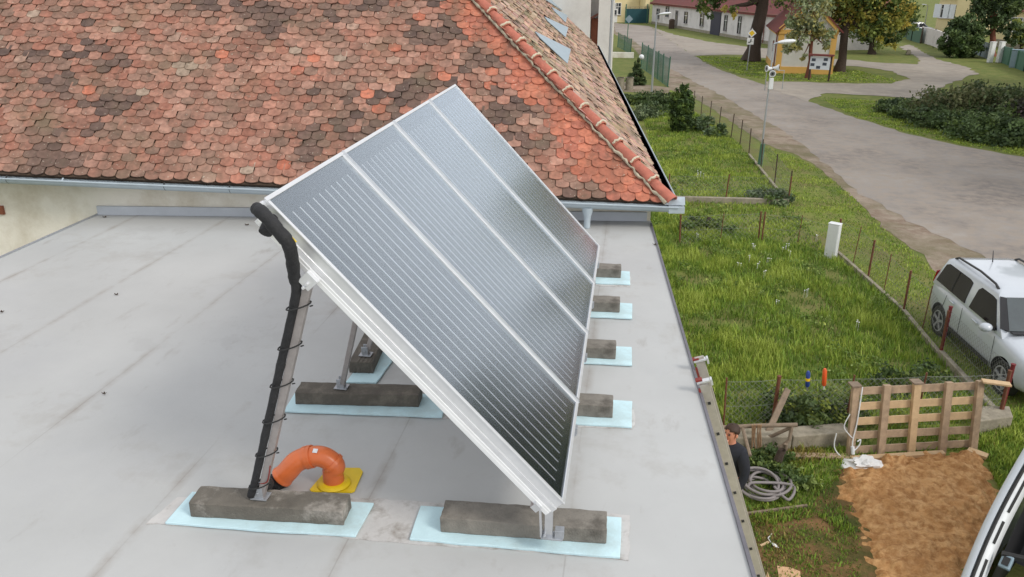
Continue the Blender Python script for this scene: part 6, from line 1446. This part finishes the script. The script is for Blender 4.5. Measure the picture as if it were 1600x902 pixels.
# =================================================================== GRASS
def grass(name, polys, n, hmin, hmax, cols, seed, lab, excl=(), wid=.012, patch=.55):
    r = np.random.default_rng(seed); Vs = []; Cs = []
    P = np.array([(p.x, p.y) for p in polys]); x0, y0 = P.min(0); x1, y1 = P.max(0)
    X = r.uniform(x0, x1, n*6); Y = r.uniform(y0, y1, n*6)
    ok = inpoly(P, X, Y)
    for e in excl: ok &= ~inpoly(np.array([(p.x, p.y) for p in e]) if not isinstance(e, np.ndarray) else e, X, Y)
    X, Y = X[ok][:n], Y[ok][:n]; N = len(X)
    pn = np.array([NZ.noise(Vector((x*.8, y*.8, seed))) + .6*NZ.noise(Vector((x*2.6, y*2.6, seed+5))) for x, y in zip(X, Y)])
    keep_ = r.random(N) < np.clip(.65+pn*patch*1.6, .12, 1); X, Y, pn = X[keep_], Y[keep_], pn[keep_]; N = len(X)
    h = .62*r.uniform(hmin, hmax, N)*np.clip(1+pn*.45, .6, 1.6)*np.exp(r.normal(0, .25, N))
    a = r.uniform(0, 2*np.pi, N); lean = r.uniform(.1, .75, N)*h; w_ = wid*r.uniform(.7, 1.4, N)
    bx, by = np.cos(a), np.sin(a); B = np.stack([X, Y, np.full(N, ZG)], 1)
    s = np.stack([-by, bx, np.zeros(N)], 1)*w_[:, None]; L_ = np.stack([bx*lean, by*lean, h], 1)
    v0 = B-s; v1 = B+s; mid_ = B+L_*np.array([.4, .4, .62]); v2_, v3 = mid_+s*.8, mid_-s*.8; v4 = B+L_
    Vv = np.stack([v0, v1, v2_, v3, v4], 1).reshape(-1, 3)
    base = np.arange(N)*5
    F = [None]
    Q = np.stack([base, base+1, base+2, base+3], 1); T = np.stack([base+3, base+2, base+4, base+4], 1)
    ci = np.clip(((pn+.7)/1.4*len(cols)+r.normal(0, .8, N)).astype(int), 0, len(cols)-1); c = np.array(cols)[ci]*r.uniform(.75, 1.3, (N, 1))*1.6
    o0 = (float(X.mean()), float(Y.mean()), ZG)
    V_ = Vv-np.array(o0); me = bpy.data.meshes.new(name)
    tri = np.stack([base+3, base+2, base+4], 1)
    nv, loops = len(V_), np.concatenate([Q.ravel(), tri.ravel()]).astype(np.int32)
    me.vertices.add(nv); me.vertices.foreach_set('co', V_.astype(np.float32).ravel()); me.loops.add(len(loops)); me.loops.foreach_set('vertex_index', loops)
    st = np.concatenate([np.arange(N)*4, N*4+np.arange(N)*3]).astype(np.int32); me.polygons.add(2*N); me.polygons.foreach_set('loop_start', st); me.update(calc_edges=True)
    at_ = me.color_attributes.new('col', 'FLOAT_COLOR', 'POINT'); C4 = np.ones((nv, 4), np.float32); C4[:, :3] = np.repeat(c, 5, 0); at_.data.foreach_set('color', C4.ravel()); me.materials.append(MT['blade']); me.validate()
    ob = bpy.data.objects.new(name, me); COL.objects.link(ob); ob.location = o0; ob['kind'] = 'stuff'; return ob
GC = [lin(70, 92, 40), lin(84, 106, 40), lin(100, 122, 46), lin(120, 134, 54), lin(132, 144, 66)]
sandx = SANDP.mean(0)+(SANDP-SANDP.mean(0))*.90
lawn1 = [G(*p) for p in [(1012, 330), (1300, 400), (1412, 490), (1480, 575), (1560, 662), (1330, 668), (1110, 668), (1090, 600)]] + [Vector((1.0, 3.2, ZG)), Vector((.7, 8, ZG))]
grass('tall_grass', lawn1, 110000, .10, .26, GC, 61, '', wid=.007)
lawn2 = [G(*p) for p in [(1000, 165), (1085, 176), (1142, 214), (1190, 262), (1232, 320), (1300, 400), (1060, 385), (1040, 330)]]
grass('garden_grass', lawn2, 60000, .07, .18, [c for c in GC], 62, '', wid=.011)
verge = [G(*p) for p in [(1190, 228), (1240, 245), (1285, 268), (1335, 310), (1385, 362), (1440, 405), (1478, 445), (1600, 590), (1600, 640), (1560, 660), (1475, 560), (1410, 488), (1310, 395), (1235, 322)]]
grass('verge_grass', verge, 22000, .03, .10, GC, 63, '', wid=.010)
yard = [G(*p) for p in [(1110, 668), (1560, 668), (1560, 700), (1330, 720), (1300, 770), (1345, 850), (1280, 810), (1210, 820), (1165, 830)]] + [Vector((1.25, 3.4, ZG))]
grass('yard_grass', yard, 26000, .04, .14, GC[:4]+[lin(110, 100, 52)], 64, '', excl=(sandx,), wid=.008)
yard2 = [G(*p) for p in [(1170, 800), (1345, 790), (1345, 960), (1160, 960)]]
grass('sparse_grass', yard2, 5000, .03, .09, GC[:3]+[lin(120, 104, 62)], 65, '', excl=(sandx,), wid=.008, patch=1.0)
right_ = [G(*p) for p in [(1528, 694), (1560, 662), (1600, 640), (1640, 660), (1640, 790), (1572, 790)]]
grass('corner_grass', right_, 12000, .05, .16, GC, 66, '', wid=.008)
grass('green_grass', [G(*p) for p in [(1280, 152), (1390, 160), (1600, 215), (1640, 232), (1640, 262), (1600, 244), (1500, 226), (1420, 208), (1330, 181)]], 16000, .04, .10, GC[1:], 67, '', wid=.03)
grass('island_grass', [G(*p) for p in [(1085, 88), (1163, 90), (1200, 94), (1296, 108), (1340, 110), (1405, 127), (1389, 130), (1320, 129), (1200, 126), (1160, 118), (1115, 102)]], 12000, .04, .10, GC[1:], 68, '', wid=.05)
# broad leaved weeds scattered through the lawn
wr_ = np.random.default_rng(77); lob = []
LP = np.array([(p.x, p.y) for p in lawn1+lawn2[:0]]); L2_ = np.array([(p.x, p.y) for p in lawn2])
for _ in range(1400):
    x, y = wr_.uniform(.8, 8), wr_.uniform(4, 34)
    if not (inpoly(LP, np.array([x]), np.array([y]))[0] or inpoly(L2_, np.array([x]), np.array([y]))[0]): continue
    if NZ.noise(Vector((x*.55, y*.55, 9))) < wr_.normal(.08, .14): continue
    q = wr_.uniform(.08, .24); lob.append(((x, y, ZG+.05), (q, q, wr_.uniform(.05, .13))))
V_, F_, C_ = leaf_cloud(lob, 20000, .04, [lin(76, 94, 44), lin(88, 104, 52), lin(98, 110, 60), lin(84, 102, 44), lin(112, 120, 58)], 78, clump=14, spread=.35, shell=.3)
ow = colmesh('lawn_weeds', V_, F_, C_, 'leaf', origin=(3, 10, ZG)); ow['kind'] = 'stuff'
# white flowers of yarrow in the lawn
fl_r = random.Random(4); m = MB()
for (x, y) in ((1092, 268), (1097, 270), (1089, 272), (1089, 366), (1175, 381), (1180, 384), (1225, 386), (1232, 382), (1234, 391), (1185, 410), (1202, 405), (1155, 412), (1196, 424), (1172, 400), (1215, 470), (1260, 452), (1340, 502), (1275, 366)):
    for k in range(3):
        c = G(x+fl_r.uniform(-3, 3), y+fl_r.uniform(-2, 2), .2+fl_r.uniform(-.05, .06)); m.sphere(c, (.018, .018, .008), 7, 4); m.tube([c-Vector((0, 0, .2)), c], .003, 4)
o = m.build('yarrow_flowers', 'bag', origin=G(1180, 380)); o['kind'] = 'stuff'
for o in bpy.data.objects:
    if '_o' in o: del o['_o']
